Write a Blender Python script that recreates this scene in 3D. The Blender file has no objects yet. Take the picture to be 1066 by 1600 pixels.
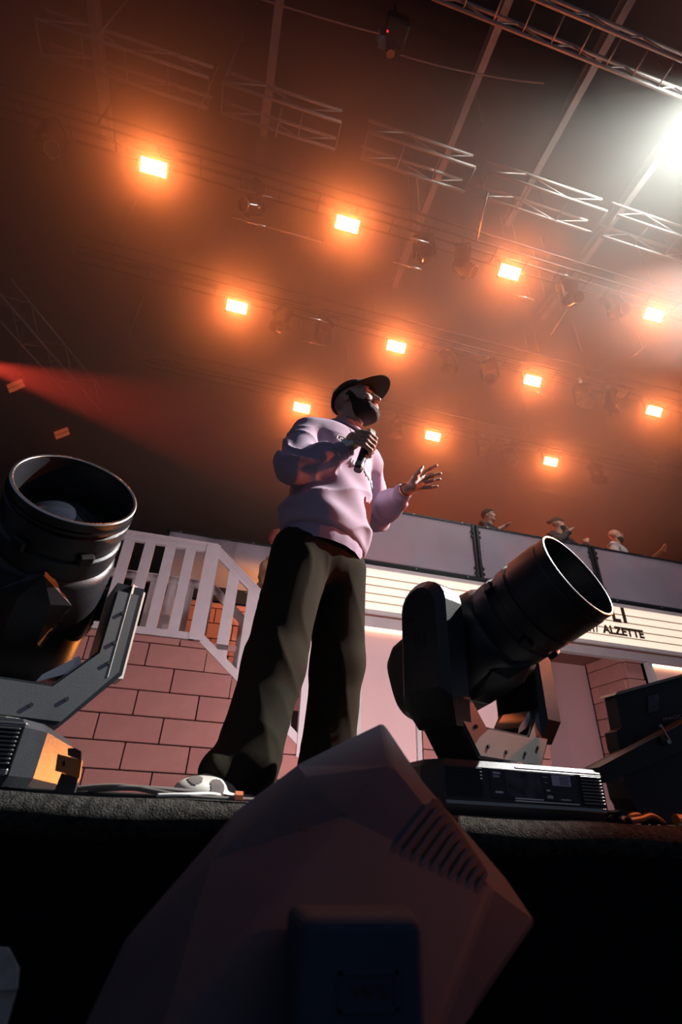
import bpy, bmesh, math, random
import numpy as np
from mathutils import Vector, Matrix

random.seed(7)
PI = math.pi
SC = bpy.context.scene
COL = SC.collection

# ------------------------------------------------------------------ camera
# stage axes: X along the stage edge to the right, Y into the stage, Z up, stage deck at Z = 0
FPX, CX, CY = 790.0, 533.0, 800.0
PITCH, YAW, ROLL, CAM_Z = math.radians(31.5), math.radians(13.5), math.radians(2.86), -0.022
FWD = Vector((math.sin(YAW) * math.cos(PITCH), math.cos(YAW) * math.cos(PITCH), math.sin(PITCH)))
_r = Vector((math.cos(YAW), -math.sin(YAW), 0))
_u = _r.cross(FWD)
RGT = math.cos(ROLL) * _r + math.sin(ROLL) * _u
UPV = -math.sin(ROLL) * _r + math.cos(ROLL) * _u
EYE = Vector((0, 0, CAM_Z))


def ray(px, py):
    return RGT * ((px - CX) / FPX) - UPV * ((py - CY) / FPX) + FWD


def W(px, py, Y):
    """the point seen at a pixel that stands at stage depth Y"""
    d = ray(px, py)
    return EYE + d * (Y / d.y)


def WZ(px, py, Z):
    """the point seen at a pixel that hangs at height Z"""
    d = ray(px, py)
    return EYE + d * ((Z - CAM_Z) / d.z)


cam_d = bpy.data.cameras.new('camera')
cam = bpy.data.objects.new('camera', cam_d)
COL.objects.link(cam)
cam.matrix_world = Matrix(((RGT.x, UPV.x, -FWD.x, 0), (RGT.y, UPV.y, -FWD.y, 0),
                           (RGT.z, UPV.z, -FWD.z, CAM_Z), (0, 0, 0, 1)))
cam_d.sensor_fit = 'VERTICAL'
cam_d.sensor_height = 36
cam_d.sensor_width = 24
cam_d.lens = FPX / 1600 * 36
cam_d.clip_start = 0.02
cam_d.dof.use_dof = True
cam_d.dof.focus_distance = 2.0
cam_d.dof.aperture_fstop = 5.6
SC.camera = cam

# ------------------------------------------------------------------ view, world, lights
SC.view_settings.view_transform = 'Standard'
SC.view_settings.look = 'None'
SC.view_settings.gamma = 1
SC.view_settings.exposure = 0.0
SC.view_settings.use_curve_mapping = False
SC.cycles.volume_bounces = 0
SC.cycles.max_bounces = 6
SC.cycles.sample_clamp_indirect = 4

world = bpy.data.worlds.new('evening_sky')
SC.world = world
world.use_nodes = True
bg = world.node_tree.nodes['Background']
bg.inputs[0].default_value = (0.42, 0.52, 0.80, 1)
bg.inputs[1].default_value = 0.13


def spot(name, loc, target, power, color, size_deg, blend=0.6, radius=0.06):
    l = bpy.data.lights.new(name, 'SPOT')
    l.energy = power
    l.color = color
    l.spot_size = math.radians(size_deg)
    l.spot_blend = blend
    l.shadow_soft_size = radius
    o = bpy.data.objects.new(name, l)
    COL.objects.link(o)
    o.location = loc
    o.rotation_euler = (Vector(target) - Vector(loc)).to_track_quat('-Z', 'Y').to_euler()
    return o


KEY_POS = Vector((8.1, 1.78, 7.65))
spot('white_follow_spot', KEY_POS, (0.52, 1.85, 1.15), 15000, (1.0, 0.97, 0.92), 15, 0.3, 0.05)
spot('white_glare_lamp', (6.1, 1.5, 9.4), (4.6, 4.2, 8.2), 2900, (0.95, 1.0, 0.92), 112, 1.0, 0.1)
spot('amber_side_lamp', (4.2, 1.35, 1.95), (0.3, 1.45, 0.75), 340, (1.0, 0.17, 0.03), 40, 0.4, 0.05)
for x_ in (3.2, 6.6):
    spot('red_amber_fill', (x_, 10.5, 3.6), (x_ - 0.3, 3.2, 9.4), 2100, (1.0, 0.13, 0.028), 84, 1.0, 0.1)  # added unseen fill from upstage, reddens the haze and the trusses
spot('amber_stair_lamp', (1.42, 6.3, 3.55), (-0.1, 6.6, 2.0), 260, (1.0, 0.36, 0.07), 80, 0.5, 0.05)
spot('red_side_lamp', WZ(-60, 560, 7.6), WZ(220, 640, 7.0), 5000, (1.0, 0.06, 0.03), 24, 0.6, 0.05)
spot('amber_fill_beam', (0.42, 2.97, 0.09), (-0.22, 1.2, 0.30), 48, (1.0, 0.30, 0.05), 26, 0.5, 0.03)  # added unseen beam for the gold light on the left fixture
ADDED_FLOOR_LAMPS = [(-0.62, 2.4), (0.55, 2.45), (2.0, 2.5)]  # unseen lamps added on the deck to brighten the set walls
for i, (x_, y_) in enumerate(ADDED_FLOOR_LAMPS):
    spot('set_fill_beam', (x_, y_ + 0.04, 0.075), (x_ * 1.6 + 0.2, 5.3, 1.5), (66, 62, 270)[i], (1.0, 0.80, 0.82), 150, 0.7, 0.04)

# ------------------------------------------------------------------ materials
MATS = {}


def mat(name, col, rough=0.6, metal=0.0, vary=0.12, scale=8.0, bump=0.0, bscale=60.0, emis=None, estr=0.0,
        spec=0.5, alpha=None, coat=0.0):
    if name in MATS:
        return MATS[name]
    m = bpy.data.materials.new(name)
    m.use_nodes = True
    nt = m.node_tree
    b = nt.nodes['Principled BSDF']
    b.inputs['Roughness'].default_value = rough
    b.inputs['Metallic'].default_value = metal
    b.inputs['Specular IOR Level'].default_value = spec
    b.inputs['Coat Weight'].default_value = coat
    tc = nt.nodes.new('ShaderNodeTexCoord')
    n = nt.nodes.new('ShaderNodeTexNoise')
    n.inputs['Scale'].default_value = scale
    n.inputs['Detail'].default_value = 4
    nt.links.new(tc.outputs['Object'], n.inputs['Vector'])
    r = nt.nodes.new('ShaderNodeValToRGB')
    r.color_ramp.elements[0].position = 0.3
    r.color_ramp.elements[1].position = 0.7
    r.color_ramp.elements[0].color = tuple(c * (1 - vary) for c in col) + (1,)
    r.color_ramp.elements[1].color = tuple(min(1, c * (1 + vary)) for c in col) + (1,)
    nt.links.new(n.outputs['Fac'], r.inputs['Fac'])
    nt.links.new(r.outputs['Color'], b.inputs['Base Color'])
    if bump > 0:
        n2 = nt.nodes.new('ShaderNodeTexNoise')
        n2.inputs['Scale'].default_value = bscale
        n2.inputs['Detail'].default_value = 3
        nt.links.new(tc.outputs['Object'], n2.inputs['Vector'])
        bp = nt.nodes.new('ShaderNodeBump')
        bp.inputs['Strength'].default_value = bump
        bp.inputs['Distance'].default_value = 0.01
        nt.links.new(n2.outputs['Fac'], bp.inputs['Height'])
        nt.links.new(bp.outputs['Normal'], b.inputs['Normal'])
    if emis:
        b.inputs['Emission Color'].default_value = tuple(emis) + (1,)
        b.inputs['Emission Strength'].default_value = estr
    MATS[name] = m
    return m


M_DECK = mat('black_deck', (0.02, 0.02, 0.024), 0.7, bump=0.2)
M_CLOTH = mat('black_cloth', (0.0045, 0.005, 0.008), 0.95, vary=0.4, scale=30, bump=0.6, bscale=260, spec=0.15)
M_LIP = mat('dusty_black_carpet', (0.040, 0.039, 0.035), 0.95, vary=0.7, scale=70, bump=0.8, bscale=300, spec=0.15)
M_GROUND = mat('dark_ground', (0.02, 0.021, 0.025), 0.9, bump=0.3)
M_ROOF = mat('roof_skin', (0.02, 0.018, 0.018), 0.9)
M_DRAPE = mat('backdrop', (0.012, 0.011, 0.012), 0.95, spec=0.1)
M_BRICK = [mat('brick_pink_%d' % i, c, 0.8, vary=0.10, scale=5, bump=0.25, bscale=40) for i, c in enumerate(
    [(0.46, 0.20, 0.17), (0.43, 0.185, 0.16), (0.49, 0.215, 0.18), (0.45, 0.19, 0.165)])]
M_JOINT = mat('dark_joint', (0.025, 0.01, 0.01), 0.9)
M_RAIL = mat('rail_paint', (0.66, 0.56, 0.58), 0.6, vary=0.05, bump=0.1)
M_CREAM = mat('cream_paint', (0.62, 0.55, 0.55), 0.6, vary=0.05)
M_PINK = mat('pink_panel', (0.60, 0.36, 0.36), 0.35, vary=0.05, scale=1.2)
M_TRIM = mat('brown_trim', (0.22, 0.09, 0.06), 0.6)
M_BLACKM = mat('black_metal', (0.018, 0.019, 0.022), 0.4, 0.3)
M_BLACKP = mat('black_plastic', (0.020, 0.023, 0.029), 0.38, 0.0, vary=0.2, scale=20, bump=0.12, bscale=400)
M_BLACKG = mat('black_gloss', (0.01, 0.011, 0.014), 0.12)
M_GREYM = mat('grey_metal', (0.34, 0.34, 0.33), 0.38, 0.9, vary=0.1, bump=0.05, bscale=300)
M_STEEL = mat('bright_steel', (0.7, 0.68, 0.65), 0.25, 1.0)
M_TRUSS = mat('truss_aluminium', (0.40, 0.35, 0.32), 0.5, 0.4)
M_TRUSSB = mat('black_truss', (0.05, 0.045, 0.045), 0.5, 0.3)
M_CABLE = mat('grey_cable', (0.16, 0.15, 0.14), 0.55)
M_CABLEB = mat('black_cable', (0.025, 0.024, 0.024), 0.5)
M_WHITE = mat('white_print', (0.75, 0.74, 0.74), 0.6, vary=0.03)
M_LABEL = mat('grey_label', (0.60, 0.56, 0.64), 0.6, vary=0.08, scale=60)


# ------------------------------------------------------------------ mesh helpers
class MB:
    """collects faces, becomes one mesh"""

    def __init__(self):
        self.v = []
        self.f = []

    def add(self, vs, fs):
        o = len(self.v)
        self.v.extend([tuple(v) for v in vs])
        self.f.extend([tuple(i + o for i in f) for f in fs])
        return self

    def box(self, lo, hi, bev=0.0):
        x0, y0, z0 = lo
        x1, y1, z1 = hi
        if bev <= 0:
            return self.add([(x0, y0, z0), (x1, y0, z0), (x1, y1, z0), (x0, y1, z0),
                             (x0, y0, z1), (x1, y0, z1), (x1, y1, z1), (x0, y1, z1)],
                            [(0, 3, 2, 1), (4, 5, 6, 7), (0, 1, 5, 4), (1, 2, 6, 5), (2, 3, 7, 6), (3, 0, 4, 7)])
        b = bev
        pts = []
        for sx in (0, 1):
            for sy in (0, 1):
                for sz in (0, 1):
                    x, y, z = (x0, x1)[sx], (y0, y1)[sy], (z0, z1)[sz]
                    dx, dy, dz = b * (1 - 2 * sx), b * (1 - 2 * sy), b * (1 - 2 * sz)
                    pts += [(x + dx, y + dy, z), (x + dx, y, z + dz), (x, y + dy, z + dz)]
        return self.hull(pts)

    def hull(self, pts):
        bm = bmesh.new()
        for p in pts:
            bm.verts.new(p)
        r = bmesh.ops.convex_hull(bm, input=bm.verts)
        bmesh.ops.delete(bm, geom=list({e for e in r['geom_interior'] + r['geom_unused'] if isinstance(e, bmesh.types.BMVert)}), context='VERTS')
        bmesh.ops.dissolve_limit(bm, angle_limit=0.02, verts=bm.verts, edges=bm.edges)
        bm.verts.index_update()
        vs = [tuple(v.co) for v in bm.verts]
        fs = [tuple(v.index for v in f.verts) for f in bm.faces]
        bm.free()
        return self.add(vs, fs)

    def prism(self, poly, fn):
        """poly: list of 2-D points; fn(u, v, k) -> 3-D point, k = 0 or 1 for the two faces"""
        n = len(poly)
        vs = [fn(u, v, 0) for u, v in poly] + [fn(u, v, 1) for u, v in poly]
        fs = [tuple(range(n)), tuple(range(2 * n - 1, n - 1, -1))]
        fs += [(i, i + n, (i + 1) % n + n, (i + 1) % n) for i in range(n)]
        return self.add(vs, fs)

    def tube(self, pts, r, n=8, cap=True):
        pts = [Vector(p) for p in pts]
        rs = r if isinstance(r, (list, tuple)) else [r] * len(pts)
        rings = []
        prev = None
        for i, p in enumerate(pts):
            d = (pts[min(i + 1, len(pts) - 1)] - pts[max(i - 1, 0)]).normalized()
            if prev is None:
                a = d.orthogonal().normalized()
            else:
                a = prev - d * prev.dot(d)
                a = a.normalized() if a.length > 1e-6 else d.orthogonal().normalized()
            prev = a
            b = d.cross(a)
            rings.append([p + (a * math.cos(2 * PI * k / n) + b * math.sin(2 * PI * k / n)) * rs[i] for k in range(n)])
        vs = [q for ring in rings for q in ring]
        fs = []
        for i in range(len(pts) - 1):
            for k in range(n):
                k2 = (k + 1) % n
                fs.append((i * n + k, i * n + k2, (i + 1) * n + k2, (i + 1) * n + k))
        if cap:
            fs.append(tuple(range(n - 1, -1, -1)))
            fs.append(tuple((len(pts) - 1) * n + k for k in range(n)))
        return self.add(vs, fs)

    def lathe(self, prof, n=40, p=2.0, pfun=None):
        """profile of (t along local +Z, radius); superellipse exponent by pfun(t)"""
        vs = []
        for t, r in prof:
            e = pfun(t) if pfun else p
            for k in range(n):
                a = 2 * PI * k / n
                c, s = math.cos(a), math.sin(a)
                q = (abs(c) ** e + abs(s) ** e) ** (-1 / e)
                vs.append((r * q * c, r * q * s, t))
        fs = []
        for i in range(len(prof) - 1):
            for k in range(n):
                k2 = (k + 1) % n
                fs.append((i * n + k, i * n + k2, (i + 1) * n + k2, (i + 1) * n + k))
        return self.add(vs, fs)

    def cap_ends(self, n, rows):
        return self

    def xf(self, m):
        self.v = [tuple(m @ Vector(v)) for v in self.v]
        return self

    def mesh(self, name, smooth=False, angle=None):
        me = bpy.data.meshes.new(name)
        me.from_pydata(self.v, [], self.f)
        me.validate()
        me.update()
        if smooth:
            me.polygons.foreach_set('use_smooth', [True] * len(me.polygons))
            if angle:
                me.set_sharp_from_angle(angle=math.radians(angle))
        return me


def link(name, data, parent=None, material=None):
    o = bpy.data.objects.new(name, data)
    COL.objects.link(o)
    if material is not None and data is not None:
        if not data.materials:
            data.materials.append(material)
    if parent is not None:
        o.parent = parent
        o.matrix_parent_inverse = Matrix.Translation(parent.location).inverted()
    return o


def part(name, mb, material, parent=None, smooth=False, angle=None, local=False):
    me = mb if isinstance(mb, bpy.types.Mesh) else mb.mesh(name, smooth, angle)
    o = link(name, me, None, material)
    if parent is not None:
        o.parent = parent
        if not local:
            o.matrix_parent_inverse = Matrix.Translation(Vector(WORLD_LOC.get(parent.name, (0, 0, 0)))).inverted()
    WORLD_LOC[o.name] = tuple(WORLD_LOC.get(parent.name, (0, 0, 0))) if (parent is not None and local) else (0, 0, 0)
    return o


WORLD_LOC = {}


def thing(name, label, cat, loc=(0, 0, 0), group=None):
    o = bpy.data.objects.new(name, None)
    o.empty_display_size = 0.1
    COL.objects.link(o)
    o.location = loc
    WORLD_LOC[o.name] = tuple(loc)
    return tag(o, label, cat, group)


def tag(o, label, cat, group=None):
    o['label'] = label
    o['category'] = cat
    if group:
        o['group'] = group
    return o


def struct(name, mb, material, label=None, smooth=False):
    o = part(name, mb, material, None, smooth)
    o['kind'] = 'structure'
    if label:
        o['label'] = label
        o['category'] = name.split('_')[0]
    return o


def dup(root, loc, rot=None, label=None, scale=None):
    r = root.copy()
    COL.objects.link(r)
    r.location = loc
    if rot is not None:
        r.rotation_euler = rot
    if scale is not None:
        r.scale = (scale,) * 3
    if label:
        r['label'] = label
    for ch in list(root.children):
        c = ch.copy()
        COL.objects.link(c)
        c.parent = r
        for g in list(ch.children):
            d = g.copy()
            COL.objects.link(d)
            d.parent = c
    return r


def text_mesh(s, x0, x1, z0, z1, y, depth=0.004, bold=0.0, shear=0.0):
    """flat lettering standing in the XZ plane at depth y, fitted to a rectangle"""
    cu = bpy.data.curves.new('lettering', 'FONT')
    cu.body = s
    cu.offset = bold
    cu.resolution_u = 3
    cu.extrude = 0.0
    o = bpy.data.objects.new('lettering', cu)
    COL.objects.link(o)
    dg = bpy.context.evaluated_depsgraph_get()
    me = bpy.data.meshes.new_from_object(o.evaluated_get(dg))
    bpy.data.objects.remove(o)
    bpy.data.curves.remove(cu)
    xs = [v.co.x for v in me.vertices]
    ys = [v.co.y for v in me.vertices]
    ax, bx_, ay, by = min(xs), max(xs), min(ys), max(ys)
    for v in me.vertices:
        u = (v.co.x - ax) / (bx_ - ax)
        w = (v.co.y - ay) / max(by - ay, 1e-6)
        v.co = (x0 + u * (x1 - x0) + shear * w * (z1 - z0), y, z0 + w * (z1 - z0))
    return me

# ================================================================== the setting
struct('floor', MB().box((-9, 1.02, -0.10), (13, 13, 0)), M_DECK, 'black stage deck')
struct('ground', MB().box((-9, -12, -1.45), (13, 1.02, -1.35)), M_GROUND, 'dark ground of the pit')
struct('ceiling', MB().box((-9, -0.5, 10.4), (13, 13, 10.6)), M_ROOF, 'dark stage roof')
struct('wall_back', MB().box((-9, 12.8, 0), (13, 13, 10.4)), M_DRAPE, 'black backdrop behind the stage')
struct('wall_left', MB().box((-9.2, 0.5, 0), (-9, 13, 10.4)), M_DRAPE, 'black masking wall')
struct('wall_right', MB().box((13, 0.5, 0), (13.2, 13, 10.4)), M_DRAPE, 'black masking wall')

# ---- bricks, one mesh per size, shared
_BR = {}


def brick_mesh(w, h, k):
    key = (round(w, 3), round(h, 3), k)
    if key not in _BR:
        me = MB().box((-w / 2, -0.022, -h / 2), (w / 2, 0.02, h / 2), 0.004).mesh('brick')
        me.materials.append(M_BRICK[k])
        _BR[key] = me
    return _BR[key]


BW, BH, GAP = 0.533, 0.2125, 0.011


def brick_field(parent, x0, x1, z0, z1, y, zoff=0.055, xoff=-0.3085, top=None, side=None):
    """running bond on a plane: facing -Y at depth y, or (side) facing -X at that X with x as depth"""
    r0 = math.floor((z0 - zoff) / BH)
    n = 0
    r = r0
    while zoff + r * BH < z1 - 0.02:
        za, zb = max(z0, zoff + r * BH), min(z1, zoff + (r + 1) * BH)
        sh = xoff + (BW / 2 if r % 2 else 0)
        k = math.floor((x0 - sh) / BW)
        while sh + k * BW < x1 - 0.02:
            xa, xb = max(x0, sh + k * BW), min(x1, sh + (k + 1) * BW)
            k += 1
            if top is not None:
                lim = top((xa + xb) / 2)
            if xb - xa < 0.03 or zb - za < 0.02:
                continue
            if top is not None and top(xa) < zb and top(xb) < zb:
                # cut by the slope: a four or five sided brick
                pts = []
                for (px_, pz_) in ((xa, za), (xb, za), (xb, zb), (xa, zb)):
                    pts.append((px_, pz_))
                poly = clip_poly(pts, top)
                if len(poly) < 3:
                    continue
                g = GAP / 2
                cx = sum(p[0] for p in poly) / len(poly)
                cz = sum(p[1] for p in poly) / len(poly)
                poly = [(cx + (p[0] - cx) * (1 - 2 * g / max(0.1, xb - xa)), cz + (p[1] - cz) * (1 - 2 * g / max(0.1, zb - za))) for p in poly]
                mb = MB().prism(poly, lambda u, v, q: (u - cx, -0.022 if q == 0 else 0.02, v - cz))
                o = part('brick', mb, M_BRICK[n % 4], parent, local=True)
                o.location = (cx, y, cz)
            else:
                me = brick_mesh(xb - xa - GAP, zb - za - GAP, random.randrange(4))
                o = part('brick', me, None, parent, local=True)
                if side is None:
                    o.location = ((xa + xb) / 2, y, (za + zb) / 2)
                else:
                    o.location = (side, (xa + xb) / 2, (za + zb) / 2)
                    o.rotation_euler = (0, 0, -PI / 2)
            n += 1
        r += 1


def clip_poly(pts, top):
    out = []
    for i in range(len(pts)):
        a, b = pts[i], pts[(i + 1) % len(pts)]
        da, db = top(a[0]) - a[1], top(b[0]) - b[1]
        if da >= 0:
            out.append(a)
        if (da >= 0) != (db >= 0):
            t = da / (da - db)
            out.append((a[0] + (b[0] - a[0]) * t, a[1] + (b[1] - a[1]) * t))
    return out


# ---- staircase block on the left: brick front at Y = 5, landing 1.42 high, slope down to the right
SL = 0.81


def stair_top(x):
    return 1.405 if x < -0.15 else 1.405 - SL * (x + 0.15)


w_st = struct('wall_stair', MB().prism([(-3.4, 0), (1.58, 0), (-0.15, 1.38), (-3.4, 1.38)], lambda u, v, k: (u, 5.02 if k == 0 else 5.10, v)),
              M_JOINT, 'pink block wall under the stair landing')
brick_field(w_st, -2.2, 1.55, 0.055, 1.40, 5.0, top=stair_top)

t = thing('staircase', 'dark wooden flight of steps behind the white slotted railing', 'stairs', (-0.5, 5.5, 0))
part('landing', MB().box((-3.4, 5.12, 1.26), (-0.15, 6.0, 1.40)), M_DECK, t)
for i in range(6):
    x = -0.15 + i * 0.27
    z = 1.38 - (i + 1) * SL * 0.27
    part('step', MB().box((x, 5.12, z - 0.04), (x + 0.29, 6.0, z)), M_TRIM, t)


def railing(name, label, y, x_left, group=None, dx=0.0):
    t = thing(name, label, 'railing', (-0.2 + dx, y, 0 if False else 1.405))
    y0, y1 = y - 0.025, y + 0.025

    def slab(nm, poly, yy0=y0, yy1=y1, m=M_RAIL):
        part(nm, MB().prism([(u + dx, v) for u, v in poly], lambda u, v, k: (u, yy0 if k == 0 else yy1, v)), m, t)
    slab('top_rail', [(x_left, 2.345), (-0.13, 2.345), (-0.13, 2.425), (x_left, 2.425)])
    slab('cap_rail', [(x_left, 2.425), (-0.13, 2.425), (-0.13, 2.44), (x_left, 2.44)], y0 - 0.02, y1 + 0.02)
    slab('bottom_rail', [(x_left, 1.405), (-0.19, 1.405), (-0.19, 1.47), (x_left, 1.47)])
    x = -0.345
    while x - 0.1 > x_left:
        slab('baluster', [(x - 0.10, 1.47), (x, 1.47), (x, 2.345), (x - 0.10, 2.345)], y0 + 0.003, y1 - 0.003)
        x -= 0.204
    slab('post', [(-0.24, 1.405), (-0.10, 1.405), (-0.10, 2.43), (-0.24, 2.43)], y0 - 0.012, y1 + 0.012)
    # sloping part
    top = lambda x: 2.415 - 0.845 * (x + 0.13)
    bot = lambda x: 1.425 - SL * (x + 0.15)
    xe = 0.99
    slab('top_rail', [(-0.1, top(-0.1) - 0.105), (xe, top(xe) - 0.105), (xe, top(xe)), (-0.1, top(-0.1))])
    slab('cap_rail', [(-0.1, top(-0.1)), (xe, top(xe)), (xe, top(xe) + 0.015), (-0.1, top(-0.1) + 0.015)], y0 - 0.02, y1 + 0.02)
    slab('bottom_rail', [(-0.13, bot(-0.13) - 0.02), (xe, bot(xe) - 0.02), (xe, bot(xe) + 0.075), (-0.13, bot(-0.13) + 0.075)])
    x = 0.03
    while x < xe - 0.15:
        slab('baluster', [(x, bot(x) + 0.07), (x + 0.112, bot(x + 0.112) + 0.07), (x + 0.112, top(x + 0.112) - 0.1), (x, top(x) - 0.1)], y0 + 0.003, y1 - 0.003)
        x += 0.222
    slab('post', [(xe - 0.10, bot(xe) - 0.04), (xe, bot(xe) - 0.06), (xe, top(xe) + 0.02), (xe - 0.10, top(xe - 0.1) + 0.02)], y0 - 0.012, y1 + 0.012)
    return t


railing('stair_railing', 'pale mauve slotted stair railing on top of the pink block wall', 5.0, -1.75)
railing('stair_railing', 'amber-lit slotted railing on the far side of the stairs', 6.05, -1.95)

# ---- rear wall behind the stairs with the left glass balcony (Y = 7)
w_rr = struct('wall_rear', MB().box((-0.92, 7.02, 0), (1.62, 7.15, 2.55)), M_JOINT, 'block wall behind the stairs')
brick_field(w_rr, -0.92, 1.62, 1.2, 2.545, 7.0, zoff=0.11, xoff=-0.05)
struct('trim_1', MB().box((-0.92, 6.96, 2.55), (1.62, 8.8, 2.70)), M_BLACKM, 'black edge of the upper deck behind the stairs')
struct('trim_2', MB().box((1.55, 5.62, 2.70), (9.5, 8.8, 2.80)), M_BLACKM, 'black edge of the upper deck above the lit sign')
w_ret = struct('wall_return', MB().box((1.55, 5.6, 0), (1.62, 7.1, 2.7)), M_JOINT, 'side wall between stairs and shop front')

# ---- glass
mg = bpy.data.materials.new('hazy_sky_glass')
mg.use_nodes = True
nt = mg.node_tree
nt.nodes.clear()
out = nt.nodes.new('ShaderNodeOutputMaterial')
tr = nt.nodes.new('ShaderNodeBsdfTransparent')
tr.inputs[0].default_value = (0.80, 0.76, 0.80, 1)
df = nt.nodes.new('ShaderNodeBsdfDiffuse')
df.inputs[0].default_value = (0.72, 0.64, 0.72, 1)  # grey-mauve haze that also holds the reflected sky as colour
gl = nt.nodes.new('ShaderNodeBsdfGlossy')
gl.inputs['Roughness'].default_value = 0.2
gl.inputs[0].default_value = (0.9, 0.88, 0.95, 1)
nz = nt.nodes.new('ShaderNodeTexNoise')
nz.inputs['Scale'].default_value = 1.3
tcg = nt.nodes.new('ShaderNodeTexCoord')
mr = nt.nodes.new('ShaderNodeMapRange')
mr.inputs[3].default_value = 0.34
mr.inputs[4].default_value = 0.62
m1 = nt.nodes.new('ShaderNodeMixShader')
m2 = nt.nodes.new('ShaderNodeMixShader')
m1.inputs[0].default_value = 0.35
nt.links.new(tcg.outputs['Object'], nz.inputs['Vector'])
nt.links.new(nz.outputs['Fac'], mr.inputs[0])
nt.links.new(df.outputs[0], m1.inputs[1])
nt.links.new(gl.outputs[0], m1.inputs[2])
nt.links.new(mr.outputs[0], m2.inputs[0])
nt.links.new(tr.outputs[0], m2.inputs[1])
nt.links.new(m1.outputs[0], m2.inputs[2])
nt.links.new(m2.outputs[0], out.inputs[0])


def barrier(label, y, xs, z0, z1, end_post):
    t = thing('glass_barrier', label, 'barrier', ((xs[0] + xs[-1]) / 2, y, z0))
    for a, b in zip(xs[:-1], xs[1:]):
        part('pane', MB().box((a + 0.05, y - 0.008, z0 + 0.05), (b - 0.05, y + 0.008, z1 - 0.02)), mg, t)
        n = 3
        for i in range(n):
            bx_ = a + 0.2 + (b - a - 0.4) * i / (n - 1)
            part('bolt', MB().tube([(bx_, y - 0.035, z1 - 0.012), (bx_, y - 0.02, z1 - 0.012)], 0.012, 8), M_STEEL, t)
            part('bolt', MB().tube([(bx_, y - 0.05, z0 + 0.03), (bx_, y - 0.03, z0 + 0.03)], 0.012, 8), M_STEEL, t)
    part('top_rail', MB().box((xs[0], y - 0.02, z1 - 0.025), (xs[-1], y + 0.02, z1)), M_BLACKM, t)
    part('bottom_rail', MB().box((xs[0], y - 0.035, z0), (xs[-1], y + 0.035, z0 + 0.06)), M_BLACKM, t)
    for i, x in enumerate(xs):
        if (i == 0 and not end_post):
            continue
        for s in (-0.03, 0.03):
            part('post', MB().box((x + s - 0.022, y - 0.03, z0), (x + s + 0.022, y + 0.03, z1), 0.006), M_BLACKM, t)
        for zz in (z0 + 0.12, z0 + 0.2, z1 - 0.2, z1 - 0.12):
            for s in (-0.06, 0.06):
                part('clamp', MB().box((x + s - 0.014, y - 0.035, zz - 0.018), (x + s + 0.014, y - 0.005, zz + 0.018), 0.004), M_BLACKM, t)
    return t


barrier('hazy sky-tinted glass balcony barrier behind the stair railing', 7.0, [-0.95, 1.6], 2.70, 3.56, False)
barrier('hazy sky-tinted glass balcony barrier in black posts above the lit sign', 5.62, [1.45, 3.32, 5.24, 7.16, 9.1], 2.80, 3.69, True)

# ---- lit marquee sign
M_SIGN = mat('backlit_acrylic', (0.8, 0.7, 0.6), 0.5, vary=0.02, emis=(1.0, 0.80, 0.62), estr=0.86)
t = thing('marquee_sign', 'long backlit cream sign with dark letters over the shop front', 'sign', (5, 5.5, 2.1))
part('housing', MB().box((1.60, 5.51, 2.10), (9.4, 6.55, 2.72)), M_TRIM, t)
part('lit_face', MB().box((1.62, 5.492, 2.15), (9.38, 5.512, 2.69)), M_SIGN, t)
part('top_frame', MB().box((1.58, 5.47, 2.69), (9.4, 5.53, 2.735)), M_CREAM, t)
part('bottom_frame', MB().box((1.58, 5.47, 2.105), (9.4, 5.53, 2.15)), M_CREAM, t)
M_RAILB = mat('sign_track', (0.55, 0.40, 0.26), 0.5)
for i in range(4):
    z = 2.255 + i * 0.108
    part('letter_track', MB().box((1.62, 5.484, z - 0.006), (9.38, 5.494, z + 0.006)), M_RAILB, t)
M_LETTER = mat('letter_brown', (0.05, 0.022, 0.012), 0.6)
p = W
for s, (pa, pb), (pt, pbot) in (
        ('O', (p(935, 955, 5.48), p(950, 958, 5.48)), (p(944, 946, 5.48), p(944, 967, 5.48))),
        ('L', (p(955.5, 958, 5.48), p(968.5, 960, 5.48)), (p(954, 947, 5.48), p(962, 972, 5.48))),
        ('I', (p(972, 960, 5.48), p(977.5, 961, 5.48)), (p(970, 949, 5.48), p(978, 974, 5.48))),
        ('H', (p(921, 983, 5.48), p(929, 984, 5.48)), (p(925, 973, 5.48), p(924, 987, 5.48))),
        ('/', (p(931, 983, 5.48), p(936, 984, 5.48)), (p(935, 974, 5.48), p(933, 988, 5.48))),
        ('ALZETTE', (p(941.5, 984, 5.48), p(1007, 993, 5.48)), (p(945, 976, 5.48), p(943, 989, 5.48)))):
    z1_, z0_ = pt.z, pbot.z
    me = text_mesh(s, pa.x, pb.x, z0_, z1_, 5.480, bold=0.05)
    part('lettering', me, M_LETTER, t)

# ---- shop front below the sign
struct('wall_shop', MB().box((1.62, 6.56, 0), (9.5, 6.7, 2.66)), M_TRIM, 'wall behind the shop front')
M_WIN = mat('shop_window_film', (0.78, 0.52, 0.51), 0.22, vary=0.06, scale=0.9, coat=0.4)
M_STRIP = mat('warm_strip', (0.9, 0.8, 0.7), 0.5, emis=(1.0, 0.62, 0.36), estr=7.0)


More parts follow.
